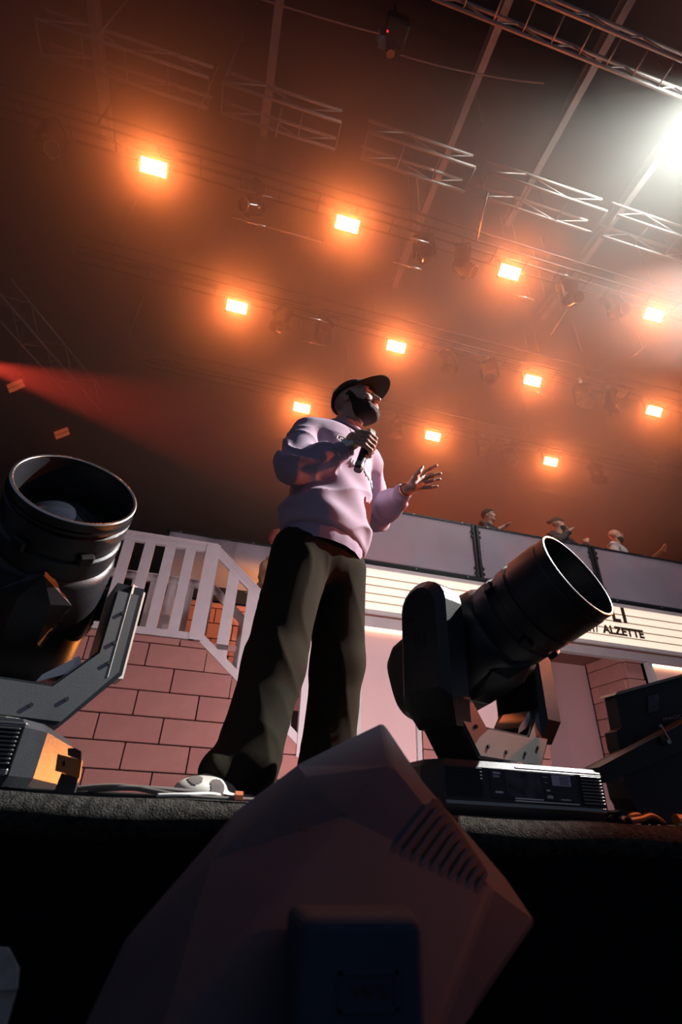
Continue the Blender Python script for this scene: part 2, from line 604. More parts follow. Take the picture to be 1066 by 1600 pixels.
def shop_window(n, x0, x1, z0, z1, y, strip=True, frame=M_CREAM):
    o = struct('window_%d' % n, MB().box((x0, y, z0), (x1, y + 0.03, z1)), M_WIN, 'pink glowing shop window')
    f = 0.05
    part('window_frame', MB().box((x0 - f, y - 0.05, z0 - f), (x0, y + 0.04, z1 + f)), frame, o)
    part('window_frame', MB().box((x1, y - 0.05, z0 - f), (x1 + f, y + 0.04, z1 + f)), frame, o)
    part('window_frame', MB().box((x0, y - 0.05, z1), (x1, y + 0.04, z1 + f)), frame, o)
    part('window_frame', MB().box((x0, y - 0.05, z0 - f), (x1, y + 0.04, z0)), frame, o)
    if strip:
        part('strip_lamp', MB().box((x0 + 0.02, y - 0.045, z1 - 0.014), (x1 - 0.02, y - 0.012, z1 - 0.002)), M_STRIP, o)


shop_window(1, 1.68, 2.32, 0.06, 1.97, 5.62)
# brick pier 1
w_p1 = struct('wall_pier', MB().box((2.39, 5.64, 0), (2.95, 6.6, 2.11)), M_JOINT, 'block pier beside the pink window')
brick_field(w_p1, 2.39, 2.95, 0.055, 2.10, 5.62, xoff=2.62)
shop_window(2, 3.02, 3.38, 0.06, 1.97, 5.62)
w_p2 = struct('wall_pier', MB().box((3.46, 5.64, 0), (3.98, 6.6, 2.11)), M_JOINT, 'block pier left of the doorway')
brick_field(w_p2, 3.46, 3.98, 0.055, 2.10, 5.62, xoff=3.72)
d = struct('door_1', MB().box((4.0, 6.40, 0.0), (5.58, 6.46, 2.22)), M_PINK, 'plain pink door in the recess')
part('door_frame', MB().box((5.58, 6.33, 0), (5.68, 6.5, 2.36)), M_TRIM, d)
part('door_frame', MB().box((4.0, 6.33, 2.22), (5.58, 6.5, 2.36)), M_TRIM, d)
w_p3 = struct('wall_pier', MB().box((5.36, 5.66, 0), (5.62, 6.6, 2.11)), M_JOINT, 'block pier right of the doorway')
w_p3.location.x = 0
brick_field(w_p3, 5.34, 5.62, 0.055, 2.10, 5.64, xoff=5.34 - 0.266)
brick_field(w_p3, 5.66, 6.33, 0.055, 2.10, 0, xoff=5.92, side=5.34)
shop_window(3, 5.74, 7.4, 0.06, 1.97, 5.62)
struct('trim_3', MB().box((1.62, 5.56, 1.99), (9.4, 5.66, 2.10)), M_CREAM, 'pale lintel under the sign')

# ================================================================== stage edge, cloth, cables
nx, rows = 220, []
vs, fs = [], []
prof = [(0.10, 0.004), (0.02, 0.012), (-0.012, 0.010), (-0.030, -0.004), (-0.036, -0.022), (-0.026, -0.042), (-0.010, -0.052)]
for i in range(nx + 1):
    x = -2.2 + 5.0 * i / nx
    wv = 0.006 * math.sin(x * 7.3) + 0.004 * math.sin(x * 17 + 1)
    for (dy, z) in prof:
        vs.append((x, 1.03 + dy + wv, z - 0.011 + 0.35 * wv))
k = len(prof)
for i in range(nx):
    for j in range(k - 1):
        a = i * k + j
        fs.append((a, a + 1, a + k + 1, a + k))
t = thing('stage_skirt', 'black cloth skirt hanging from the stage edge', 'cloth', (0.3, 1.0, -1.35))
part('rolled_edge', MB().add(vs, fs), M_LIP, t, smooth=True)
vs, fs = [], []
nz_ = 14
for i in range(nx * 2 + 1):
    x = -2.2 + 5.0 * i / (nx * 2)
    for j in range(nz_ + 1):
        q = j / nz_
        amp = 0.006 + 0.03 * q
        y = 1.018 - 0.01 + amp * math.sin(x * 23 + 2 * math.sin(x * 3.1)) * 0.6 + amp * 0.4 * math.sin(x * 51)
        vs.append((x, y, -0.055 - q * 1.29))
for i in range(nx * 2):
    for j in range(nz_):
        a = i * (nz_ + 1) + j
        fs.append((a, a + 1, a + nz_ + 2, a + nz_ + 1))
part('cloth', MB().add(vs, fs), M_CLOTH, t, smooth=True)


def spline(pts, n=8):
    pts = [Vector(p) for p in pts]
    out = []
    for i in range(len(pts) - 1):
        p0, p1, p2, p3 = pts[max(i - 1, 0)], pts[i], pts[i + 1], pts[min(i + 2, len(pts) - 1)]
        for k in range(n):
            t = k / n
            out.append(0.5 * ((2 * p1) + (p2 - p0) * t + (2 * p0 - 5 * p1 + 4 * p2 - p3) * t * t + (3 * p1 - p0 - 3 * p2 + p3) * t ** 3))
    out.append(pts[-1])
    return out


def cable(label, pts, r, m=M_CABLE):
    return tag(part('cable', MB().tube(spline(pts), r, 8), m, None, smooth=True), label, 'cable')


RC = 0.0045
cable('thick grey cable lying along the left stage edge below the shoe',
      [(-0.22, 1.12, RC), (-0.12, 1.10, 0.016), (0.0, 1.06, RC), (0.12, 1.05, RC), (0.3, 1.07, RC)], RC)
cable('grey cable crossing over the others beside the white shoe',
      [(-0.2, 1.16, RC), (-0.10, 1.09, 0.014), (0.02, 1.10, 0.013), (0.14, 1.12, RC), (0.32, 1.10, RC)], RC)
cable('pale looped cable near the small lamp clamp',
      [(-0.205, 1.20, 0.005), (-0.16, 1.24, 0.018), (-0.08, 1.25, 0.02), (-0.02, 1.22, 0.012), (0.1, 1.19, 0.005), (0.3, 1.16, 0.005)], 0.005)
cable('thin pale cable slanting down over the carpet edge',
      [(0.10, 1.15, 0.004), (0.05, 1.09, 0.012), (0.0, 1.055, 0.008), (-0.05, 1.05, 0.004)], 0.003, M_WHITE)
cable('black cable under the grey ones at the stage edge',
      [(-0.3, 1.13, 0.004), (-0.1, 1.13, 0.004), (0.1, 1.08, 0.004), (0.35, 1.13, 0.004)], 0.004, M_CABLEB)
tag(part('cable_tie', MB().tube([(0.083, 1.05, 0.006), (0.097, 1.05, 0.006)], 0.012, 10), mat('orange_tape', (0.55, 0.16, 0.06), 0.6), None),
    'small orange tape band around the cables by the shoe', 'tape')
for i, (dy, lab) in enumerate(((0, 'dark cable at the front of the bundle right of the lamp base'),
                               (0.03, 'dark cable in the middle of the bundle right of the lamp base'),
                               (0.06, 'dark cable at the back of the bundle right of the lamp base'))):
    cable(lab, [(0.97, 1.12 + dy, 0.008), (1.02, 1.14 + dy, 0.014 + 0.006 * i), (1.08, 1.17 + dy, 0.022), (1.14, 1.2 + dy, 0.008)], 0.0075, M_CABLEB)
tag(part('cable_plug', MB().tube([(1.055, 1.075, 0.014), (1.07, 1.075, 0.014), (1.072, 1.075, 0.014), (1.10, 1.077, 0.014)], [0.012, 0.012, 0.009, 0.009], 12),
         mat('copper_plug', (0.6, 0.25, 0.08), 0.35, 0.6), None), 'copper coloured cable plug by the black panel lamp', 'plug')
tag(part('edge_trim', MB().box((1.04, 1.035, 0.0), (2.6, 1.055, 0.007)), mat('white_edge', (0.75, 0.72, 0.7), 0.4), None),
    'white metal strip along the right stage edge', 'trim')

# ================================================================== moving lights on the stage
M_LENS = mat('lens_glass', (0.03, 0.035, 0.05), 0.06, 0.0, coat=1.0)
M_INNER = mat('inner_black', (0.012, 0.012, 0.013), 0.7)
M_ORANGE = mat('orange_plate', (0.55, 0.17, 0.04), 0.5)
M_SCREEN = mat('screen_glass', (0.012, 0.014, 0.02), 0.12)
M_SMUDGE = mat('dusty_screen', (0.05, 0.05, 0.06), 0.45, vary=0.8, scale=40)


def moving_light(label, cx, cy, d, zp, reach, lens_label, plate_mat, group, zt, cover, lens_in, hw, bsh):
    d = Vector(d).normalized()
    dh = Vector((d.x, d.y, 0)).normalized()
    a = Vector((-dh.y, dh.x, 0))          # yoke axis, to the right seen from the front
    root = thing('moving_light', label, 'stage light', (cx, cy, 0.0), group)
    up = Vector((0, 0, 1))
    YM = Matrix(((a.x, -dh.x, 0, cx), (a.y, -dh.y, 0, cy), (0, 0, 1, 0), (0, 0, 0, 1)))
    b = d.cross(a)
    HM = Matrix(((a.x, b.x, d.x, cx), (a.y, b.y, d.y, cy), (a.z, b.z, d.z, zp), (0, 0, 0, 1)))
    BM = Matrix.Translation((cx + bsh, cy, 0)) @ Matrix.Diagonal((hw / 0.2, 1.08, 1.0, 1.0))
    L = reach
    # --- base
    bp = [(-0.20, -0.12), (-0.175, -0.17), (0.175, -0.17), (0.20, -0.12), (0.20, 0.12), (0.175, 0.17), (-0.175, 0.17), (-0.20, 0.12)]
    pts = []
    for z, s in ((0.004, 0.96), (0.020, 1.0), (0.094, 1.0), (0.108, 0.94)):
        pts += [(x * s, y * s, z) for x, y in bp]
    base = part('base', MB().hull(pts).xf(BM), M_BLACKP, root)
    for sx in (-0.12, 0.12):
        for sy in (-0.11, 0.11):
            part('foot', MB().tube([(sx, sy, 0.0), (sx, sy, 0.006)], 0.025, 14).xf(BM), M_INNER, base)
    part('lower_strip', MB().box((-0.172, -0.1725, 0.020), (0.172, -0.166, 0.030), 0.002).xf(BM), M_GREYM, base)
    part('lit_bevel_strip', MB().box((-0.02, -0.168, 0.0955), (0.176, -0.150, 0.1015), 0.002).xf(BM), M_GREYM, base)  # pale strip stands in for light caught on the top bevel
    for i in range(9):
        z = 0.036 + i * 0.0066
        part('vent_slat', MB().box((-0.168, -0.1745, z), (-0.095, -0.168, z + 0.0033), 0.001).xf(BM), M_BLACKM, base)
        part('vent_slat', MB().box((0.122, -0.1745, z), (0.170, -0.168, z + 0.0030), 0.001).xf(BM), M_GREYM, base)
    part('vent_backing', MB().box((0.118, -0.1712, 0.033), (0.174, -0.168, 0.094)).xf(BM), M_INNER, base)
    panel = part('control_panel', MB().box((-0.078, -0.1725, 0.036), (0.112, -0.168, 0.093), 0.0015).xf(BM), M_BLACKG, base)
    part('screen', MB().box((-0.046, -0.1735, 0.040), (0.030, -0.172, 0.090)).xf(BM), M_SMUDGE, panel)
    part('screen_edge', MB().box((-0.03, -0.1765, 0.037), (0.03, -0.1725, 0.0395)).xf(BM), M_WHITE, panel)
    part('panel_edge', MB().box((-0.03, -0.1762, 0.0325), (0.108, -0.168, 0.035)).xf(BM), M_WHITE, panel)
    part('label_sticker', MB().box((0.056, -0.1735, 0.068), (0.098, -0.172, 0.089)).xf(BM), M_LABEL, panel)
    for j in range(5):
        z = 0.071 + j * 0.0035
        part('printed_line', MB().box((0.073, -0.1739, z), (0.094 - 0.003 * (j % 2), -0.1735, z + 0.0012)).xf(BM), M_INNER, panel)
    for (x0, x1, z0, z1) in ((-0.072, -0.056, 0.083, 0.087), (-0.072, -0.060, 0.079, 0.0805), (-0.072, -0.058, 0.0765, 0.078), (-0.07, -0.054, 0.046, 0.050),
                             (0.036, 0.048, 0.083, 0.0845), (0.038, 0.046, 0.072, 0.0732), (0.070, 0.092, 0.040, 0.0425)):
        part('printed_line', MB().box((x0, -0.1736, z0), (x1, -0.1724, z1)).xf(BM), M_LABEL, panel)
    for (x0, x1, z0, z1) in ((0.036, 0.062, 0.053, 0.062), (0.036, 0.064, 0.039, 0.050)):
        s = part('socket', MB().box((x0, -0.1742, z0), (x1, -0.172, z1), 0.0008).xf(BM), M_BLACKP, panel)
    part('socket_key', MB().box((0.040, -0.1752, 0.0555), (0.048, -0.174, 0.059)).xf(BM), M_WHITE, panel)
    part('socket_key', MB().box((0.040, -0.1752, 0.042), (0.052, -0.174, 0.048)).xf(BM), M_LABEL, panel)
    # --- yoke
    part('turntable', MB().lathe([(0.105, 0.0), (0.105, 0.10), (0.122, 0.095), (0.122, 0.0)], 32).xf(Matrix.Translation((cx, cy, 0))), M_BLACKM, root)
    U = [(-0.215, zt), (-0.215, 0.235), (-0.125, 0.120), (0.125, 0.120), (0.215, 0.235), (0.215, zt),
         (0.152, zt), (0.152, 0.275), (0.085, 0.195), (-0.085, 0.195), (-0.152, 0.275), (-0.152, zt)]
    yoke = part('yoke', MB().prism(U, lambda u, v, k: (u, -0.062 if k == 0 else 0.062, v)).xf(YM), M_BLACKP, root)
    P = [(-0.150, zt - 0.10), (-0.205, zt - 0.10), (-0.206, 0.24), (-0.122, 0.127), (0.122, 0.127), (0.206, 0.24), (0.205, zt - 0.02), (0.158, zt - 0.02),
         (0.157, 0.273), (0.087, 0.190), (-0.087, 0.190), (-0.157, 0.273)]
    plate = part('front_plate', MB().prism(P, lambda u, v, k: (u, -0.066 if k == 0 else -0.060, v)).xf(YM), plate_mat, yoke)
    for (sx, sz) in ((-0.18, 0.30), (-0.18, 0.255), (-0.13, 0.19), (-0.09, 0.15), (-0.02, 0.145), (0.06, 0.15), (0.12, 0.17), (0.18, 0.30), (0.18, 0.37), (0.18, 0.255)):
        part('screw', MB().tube([(sx, -0.070, sz), (sx, -0.065, sz)], 0.0045, 10).xf(YM), M_INNER, plate)
    for sg in (-1, 1):
        part('arm_rim', MB().hull([(sg * xx, yy, zz) for xx, yy in ((0.186, -0.0675), (0.2255, -0.028), (0.2255, 0.05), (0.20, 0.05)) for zz in (0.225 if xx < 0.2 else 0.235, zt + 0.004)]).xf(YM), mat('rim_grey', (0.40, 0.38, 0.35), 0.4, 0.15), yoke)
    part('wedge_bracket', MB().prism([(0.055, 0.196), (0.135, 0.235), (0.120, 0.262), (0.062, 0.212)], lambda u, v, k: (u, -0.055 if k == 0 else 0.03, v)).xf(YM), M_STEEL, yoke)
    for s in cover:
        c = []
        for (x, g) in ((0.165, 0.0), (0.228, 0.0), (0.246, 0.022)):
            x *= s
            yy = 0.082 - g
            z1 = zt + 0.035 - g
            c += [(x, -yy, 0.245 + g), (x, yy, 0.245 + g)]
            c += [(x, -yy * math.cos(q), z1 - 0.07 + 0.07 * math.sin(q)) for q in [PI * i / 10 for i in range(11)]]
            c += [ (x * 0.86, -yy + 0.02, 0.185 + g), (x * 0.86, yy - 0.02, 0.185 + g)]
        cov = part('arm_cover', MB().hull(c).xf(YM), M_BLACKP, root)
        for q in range(3):
            part('cover_slot', MB().box((s * 0.2462 - 0.001, -0.02 + q * 0.016, zp - 0.06 + q * 0.004), (s * 0.2462 + 0.001, -0.012 + q * 0.016, zp - 0.02 + q * 0.004)).xf(YM), M_INNER, cov)
        part('screw', MB().tube([(s * 0.244, 0.03, zp + 0.02), (s * 0.248, 0.03, zp + 0.02)], 0.006, 10).xf(YM), M_INNER, cov)
    # --- head
    pf = lambda t: 3.4 if t < 0.02 else (2.0 if t > 0.10 else 3.4 - 1.4 * (t - 0.02) / 0.08)
    shell = part('head_shell', MB().lathe([(-0.29, 0.001), (-0.29, 0.085), (-0.275, 0.108), (-0.23, 0.127), (-0.08, 0.132), (0.02, 0.130), (0.085, 0.131), (0.095, 0.127), (0.10, 0.118)], 64, pfun=pf).xf(HM),
                 M_BLACKP, root, smooth=True, angle=35)
    part('seam_band', MB().lathe([(0.052, 0.120), (0.052, 0.1325), (0.060, 0.1330), (0.068, 0.1325), (0.068, 0.12)], 64).xf(HM), M_BLACKM, shell, smooth=True, angle=40)
    r0 = 0.1245
    bar = part('barrel', MB().lathe([(0.09, 0.10), (0.098, 0.122), (0.115, 0.125), (0.150, 0.125), (0.153, 0.119), (0.178, 0.119), (0.182, 0.125), (0.215, 0.126), (0.218, 0.120), (0.228, 0.120),
                               (0.232, r0 + 0.002), (L - 0.03, r0 + 0.002), (L - 0.027, r0 - 0.001), (L, r0), (L, r0 - 0.006), (L - 0.02, r0 - 0.008), (L - 0.14, r0 - 0.012), (L - 0.142, 0.085)], 72).xf(HM),
               M_BLACKP, root, smooth=True, angle=35)
    ring = [(L + 0.002 * math.sin(q), r0 - 0.0035 + 0.0038 * math.cos(q)) for q in [2 * PI * i / 8 for i in range(9)]]
    part('front_rim', MB().lathe(ring, 96).xf(HM), M_STEEL, bar, smooth=True)
    part('hood_lining', MB().lathe([(L - 0.003, r0 - 0.0065), (L - 0.139, r0 - 0.0122)], 72).xf(HM), M_INNER, bar, smooth=True)
    lens = [(L - lens_in - 0.060 * (q / 10) ** 2, 0.105 * q / 10 + 0.0005) for q in range(11)]
    ln = part('lens', MB().lathe(lens, 48).xf(HM), M_LENS, root, smooth=True)
    ln['label'] = lens_label
    part('lens_ring', MB().lathe([(L - lens_in - 0.062, 0.100), (L - lens_in - 0.052, 0.100), (L - lens_in - 0.050, 0.1125), (L - lens_in - 0.060, 0.1125)], 48).xf(HM), M_BLACKM, ln, smooth=True, angle=40)
    # vents along the two flanks and under the rear
    for ang in (-PI * 0.86, PI * 0.86, -0.14 * PI, 0.14 * PI):
        for i in range(9):
            t0 = -0.11 + i * 0.0165
            c, s = math.cos(ang), math.sin(ang)
            q = (abs(c) ** 3.2 + abs(s) ** 3.2) ** (-1 / 3.2)
            rr = 0.1285 * q
            m = HM @ Matrix.Translation((rr * c, rr * s, t0)) @ Matrix.Rotation(ang, 4, 'Z') @ Matrix.Rotation(0.5, 4, 'X')
            part('vent_slat', MB().box((-0.004, -0.032, -0.003), (0.003, 0.032, 0.003), 0.001).xf(m), M_INNER, shell)
    for i in range(12):
        m = HM @ Matrix.Translation((-0.055 + i * 0.010, -0.131, -0.225)) @ Matrix.Rotation(0.25, 4, 'X')
        part('vent_slat', MB().box((-0.0025, -0.006, -0.026), (0.0025, 0.004, 0.026), 0.001).xf(m), M_INNER, shell)
    # raised keel under the head
    keel = [(-0.05, -0.125, -0.10), (0.05, -0.125, -0.10), (-0.07, -0.128, 0.05), (0.07, -0.128, 0.05), (-0.035, -0.146, -0.06), (0.035, -0.146, -0.06), (-0.03, -0.148, 0.06), (0.03, -0.148, 0.06), (0, -0.135, 0.12), (0.0, -0.118, 0.13)]
    part('keel_cover', MB().hull(keel).xf(HM), M_BLACKP, shell)
    part('screw', MB().tube([HM @ Vector((0.058, -0.126, 0.0)), HM @ Vector((0.058, -0.133, 0.0))], 0.006, 10), M_INNER, shell)
    for ang in (-PI * 0.5 - 0.5, -PI * 0.5 + 0.5, PI * 0.12, PI * 0.88):
        m = HM @ Matrix.Rotation(ang, 4, 'Z') @ Matrix.Translation((0.127, 0, 0.165))
        part('latch', MB().box((-0.006, -0.016, -0.014), (0.009, 0.016, 0.014), 0.004).xf(m), M_BLACKM, bar)
    return root, BM, YM, HM


dR = (0.371, -0.870, 0.324)
RR = moving_light('large black moving light with hooded barrel standing right of the man', 0.744, 1.305, dR, 0.434, 0.35,
             'dark lens deep inside the hood', M_GREYM, 'moving lights on the stage edge', 0.525, (-1, 1), 0.12, 0.228, -0.022)
dL = (0.277, -0.827, 0.489)
LL = moving_light('large black moving light with shining lens at the left edge', -0.408, 1.227, dL, 0.436, 0.255,
             'round glass lens catching bright reflections', M_GREYM, 'moving lights on the stage edge', 0.44, (-1,), 0.055, 0.2, -0.055)
root, BM, YM, HM = LL
def px_prism(poly, y0, y1):
    pp = [(W(x, y, y0).x, W(x, y, y0).z) for x, y in poly]
    return MB().prism(pp, lambda u, v, k: (u, y0 if k == 0 else y1, v))


hb = part('side_bracket', px_prism([(90, 1178), (128, 1188), (124, 1216), (86, 1204)], 1.050, 1.058), M_ORANGE, root)
part('bracket_hole', px_prism([(97, 1192), (100, 1187), (103, 1190), (102, 1196), (98, 1197)], 1.048, 1.052), M_INNER, hb)
part('strap', px_prism([(96, 1208), (123, 1214), (116, 1238), (84, 1238)], 1.060, 1.075), M_CABLEB, root)
part('clip', px_prism([(106, 1169), (118, 1169), (127, 1174), (127, 1188), (106, 1180)], 1.062, 1.075), M_BLACKM, root)
# raised lettering on the lower flank of the left head
me = text_mesh('ROBE', -0.05, 0.05, 0.0, 0.024, 0.0, bold=0.01)
me.transform(HM @ Matrix.Translation((0.01, -0.1335, -0.055)) @ Matrix.Rotation(PI, 4, 'Z').inverted() @ Matrix.Rotation(0, 4, 'X'))
part('lettering', me, M_INNER, root)

# ================================================================== black panel lamp at the right edge
M_PANEL = mat('panel_black', (0.007, 0.007, 0.008), 0.55)
t = thing('panel_light', 'black square panel light with tilting arm at the right edge', 'stage light', (1.3, 1.35, 0.0))


hd = part('head', px_prism([(962, 1087), (966, 1083), (1110, 1044), (1110, 1190), (985, 1205), (968, 1168), (963, 1143), (972, 1137)], 1.24, 1.285), M_PANEL, t)
part('head_rim', px_prism([(961, 1086), (965, 1081), (1110, 1041), (1110, 1045), (967, 1085)], 1.232, 1.30), mat('rim_paint', (0.34, 0.27, 0.2), 0.5), hd)
part('window_port', px_prism([(1013, 1088), (1031, 1083), (1029, 1110), (1013, 1114)], 1.236, 1.24), M_SMUDGE, hd)
me = text_mesh('MAGIC', W(1037, 1124, 1.236).x, W(1066, 1119, 1.236).x, W(1037, 1127, 1.236).z, W(1037, 1121.5, 1.236).z, 1.236)
sl = (W(1066, 1119, 1.236).z - W(1037, 1125, 1.236).z) / (W(1066, 1119, 1.236).x - W(1037, 1125, 1.236).x)
x0 = W(1037, 1125, 1.236).x
for v in me.vertices:
    v.co.z += sl * (v.co.x - x0)
part('lettering', me, mat('copper_print', (0.45, 0.26, 0.18), 0.5), hd)
arm = part('arm', px_prism([(936, 1199), (1000, 1165), (1110, 1108), (1110, 1152), (1020, 1193), (960, 1219), (944, 1222)], 1.17, 1.235), M_PANEL, t)
part('arm_end', px_prism([(950, 1219), (975, 1209), (976, 1222), (953, 1222)], 1.19, 1.235), M_TRIM, arm)
part('base', px_prism([(974, 1206), (1110, 1150), (1110, 1291), (1012, 1287), (1000, 1272), (984, 1247)], 1.20, 1.27), M_PANEL, t)
br = part('hinge_bracket', px_prism([(1034, 1150), (1048, 1146), (1049, 1160), (1037, 1163)], 1.160, 1.172), M_BLACKP, t)
part('lever', MB().tube([W(1033, 1134, 1.158), W(1047, 1158, 1.158)], 0.0022, 8), M_GREYM, br)
part('knob', MB().tube([W(1046, 1159, 1.165), W(1046, 1159, 1.150)], 0.005, 12), M_STEEL, br)
part('knob', MB().tube([W(1033, 1134, 1.165), W(1033, 1134, 1.152)], 0.004, 12), M_STEEL, br)
part('foot', MB().box((0.985, 1.16, 0.0), (1.01, 1.22, 0.03), 0.004), M_PANEL, t)

# ================================================================== faceted fixture in the pit, close to the lens
M_FORE = mat('dark_blue_grey_shell', (0.034, 0.056, 0.090), 0.65, 0.0, vary=0.1, scale=12, bump=0.05, bscale=300, spec=0.08)
FV = dict(A=(599, 1127, .66), B=(470, 1190, .62), L1=(371, 1264, .60), L2=(193, 1468, .52), L3=(112, 1640, .46),
          C=(478, 1214, .57), D=(535, 1275, .52), E=(613, 1196, .56), F=(663, 1222, .585), G=(792, 1372, .565), H=(838, 1440, .55),
          I=(768, 1388, .515), J=(742, 1580, .46), K=(150, 1640, .42), M=(245, 1640, .38), N=(650, 1700, .40), C2=(330, 1345, .52))
FP = {k: W(*v) for k, v in FV.items()}
root = thing('strobe_fixture', 'big dark faceted fixture in the blurred foreground', 'stage light', (0.1, 0.5, -1.35))
names = list(FP)
back = {k: FP[k] + Vector((0.04, 0.20, -0.10)) for k in ('A', 'B', 'L1', 'L2', 'L3', 'H', 'J')}
names += ['b' + k for k in back]
allp = [FP[k] for k in FP] + [back[k] for k in back]
ix = {n: i for i, n in enumerate(names)}
faces = [('A', 'B', 'C', 'E'), ('B', 'L1', 'C2', 'C'), ('L1', 'L2', 'C2'), ('L2', 'L3', 'K', 'C2'), ('C', 'C2', 'D'), ('C2', 'K', 'M', 'D'), ('C', 'D', 'E'),
         ('D', 'M', 'N', 'I'), ('D', 'I', 'E'), ('A', 'E', 'F'), ('E', 'I', 'F'), ('F', 'I', 'G'), ('A', 'F', 'G', 'bH', 'bA'), ('G', 'I', 'H'), ('I', 'N', 'J'), ('I', 'J', 'H'), ('G', 'H', 'bH'),
         ('H', 'J', 'bJ', 'bH'), ('A', 'bA', 'bB', 'B'), ('B', 'bB', 'bL1', 'L1'), ('L1', 'bL1', 'bL2', 'L2'), ('L2', 'bL2', 'bL3', 'L3'), ('bA', 'bH', 'bJ', 'bL3', 'bL2', 'bL1', 'bB')]
mb = MB().add(allp, [tuple(ix[n] for n in f) for f in faces])
mesh = mb.mesh('body')
bm = bmesh.new()
bm.from_mesh(mesh)
bmesh.ops.triangulate(bm, faces=bm.faces)
bmesh.ops.recalc_face_normals(bm, faces=bm.faces)
bmesh.ops.dissolve_limit(bm, angle_limit=0.05, verts=bm.verts, edges=bm.edges)
bm.to_mesh(mesh)
bm.free()
body = part('body', mesh, M_FORE, root)
bv = body.modifiers.new('bevel', 'BEVEL')
bv.width = 0.005
bv.segments = 2
# louvres on the right-hand face
n_ = (FP['I'] - FP['D']).cross(FP['E'] - FP['D']).normalized()
if n_.dot(EYE - FP['D']) < 0:
    n_ = -n_


def on_face(px, py, off):
    dd = ray(px, py)
    s = (FP['D'] - EYE).dot(n_) / dd.dot(n_)
    return EYE + dd * s + n_ * off


q0 = [on_face(x, y, 0.0006) for x, y in ((684, 1246), (762, 1362), (690, 1490), (597, 1352))]
mb = MB().add(q0 + [q - n_ * 0.004 for q in q0], [(0, 1, 2, 3), (7, 6, 5, 4), (0, 4, 5, 1), (1, 5, 6, 2), (2, 6, 7, 3), (3, 7, 4, 0)])
lv = part('louvre_panel', mb, M_INNER, body)
for i in range(10):
    s = (i - 0.5) / 8 if i else -0.05
    a_ = Vector((681 + 73 * s, 1257 + 103 * s, 0))
    b_ = Vector((606 + 81 * s, 1352 + 123 * s, 0))
    w_ = 4.4
    q1 = [on_face(a_.x - 0.5 * w_, a_.y - .8 * w_, 0.003), on_face(a_.x + 0.5 * w_, a_.y + .8 * w_, 0.003), on_face(b_.x + 0.5 * w_, b_.y + .8 * w_, 0.003), on_face(b_.x - 0.5 * w_, b_.y - .8 * w_, 0.003)]
    mb = MB().add(q1 + [q - n_ * 0.003 for q in q1], [(0, 1, 2, 3), (7, 6, 5, 4), (0, 4, 5, 1), (1, 5, 6, 2), (2, 6, 7, 3), (3, 7, 4, 0)])
    part('louvre', mb, M_FORE, lv)
# oblong handle slot on the pale face
sn = (FP['D'] - FP['C']).cross(FP['C2'] - FP['C']).normalized()
if sn.dot(EYE - FP['C']) < 0:
    sn = -sn


def on_face2(px, py, off):
    dd = ray(px, py)
    s = (FP['C'] - EYE).dot(sn) / dd.dot(sn)
    return EYE + dd * s + sn * off


slot = part('handle_slot', MB().hull([on_face2(x, y, o) for (x, y) in ((470, 1296), (477, 1294), (483, 1298), (508, 1336), (511, 1346), (506, 1351), (498, 1346), (474, 1309)) for o in (0.0012, -0.004)]), M_INNER, body)
# yoke arm in front
c = [W(450, 1412, .44), W(640, 1411, .44), W(476, 1433, .365), W(660, 1433, .365)]
dn = Vector((0, 0, -0.9))
armf = part('yoke_arm', MB().hull([*c, *[p_ + Vector((0, 0, -1.0)) for p_ in c]]), M_FORE, root)
bv = armf.modifiers.new('bevel', 'BEVEL')
bv.width = 0.006
bv.segments = 3
yf = c[2].y - 0.0008
lx0, lx1 = W(530, 1520, yf).x, W(622, 1520, yf).x
lz0, lz1 = W(575, 1582, yf).z, W(575, 1516, yf).z
emb = MB()
for (a0, a1, b0, b1) in ((lx0, lx1, lz0, lz0 + .002), (lx0, lx1, lz1 - .002, lz1), (lx0, lx0 + .002, lz0, lz1), (lx1 - .002, lx1, lz0, lz1)):
    emb.box((a0, yf - 0.001, b0), (a1, yf + 0.002, b1))
part('emblem_frame', emb, M_FORE, armf)
me = text_mesh('WS', lx0 + .006, lx1 - .006, lz0 + .006, lz1 - .006, yf - 0.0008)
part('emblem', me, M_INNER, armf)
part('stand', MB().box((-0.04, 0.34, -1.35), (0.26, 0.62, -0.45), 0.01), M_BLACKM, root)

# grey post at the lower left corner
a1 = W(8, 1478, .55)
pts = [W(x, y, yy) for x, y in ((-30, 1478), (14, 1480), (31, 1512), (28, 1545), (-30, 1550)) for yy in (.52, .58)]
t = thing('barrier_post', 'blurred grey metal post end at the lower left corner', 'post', (a1.x, .55, -1.35))
M_POST = mat('worn_grey_metal', (0.45, 0.44, 0.40), 0.55, 0.1, vary=0.35, scale=60)
part('post_cap', MB().hull(pts), M_POST, t)
pts = [W(x, y, yy) for x, y in ((-30, 1548), (27, 1546), (0, 1640), (-30, 1640)) for yy in (.525, .575)]
foot = Vector((a1.x - 0.06, .55, -1.35))
part('post_body', MB().hull(pts + [foot + Vector((sx * .03, sy * .025, 0)) for sx in (-1, 1) for sy in (-1, 1)]), M_POST, t)

# ================================================================== rigging overhead
M_LAMP = mat('amber_lamp_face', (1, 0.6, 0.3), 0.5, vary=0.0, emis=(1.0, 0.21, 0.05), estr=165.0)
M_DIM = mat('dim_lamp_face', (0.8, 0.3, 0.15), 0.5, vary=0.1, emis=(1.0, 0.16, 0.05), estr=0.55)
ROWS = [((240, 263), (543, 350), (799, 421), (1027, 487)), ((370, 482), (619, 542), (833, 594), (1026, 639)), ((471, 640), (677, 681), (863, 719))]
ROW_Y = (4.33, 6.36, 8.63)
ZL = 8.0


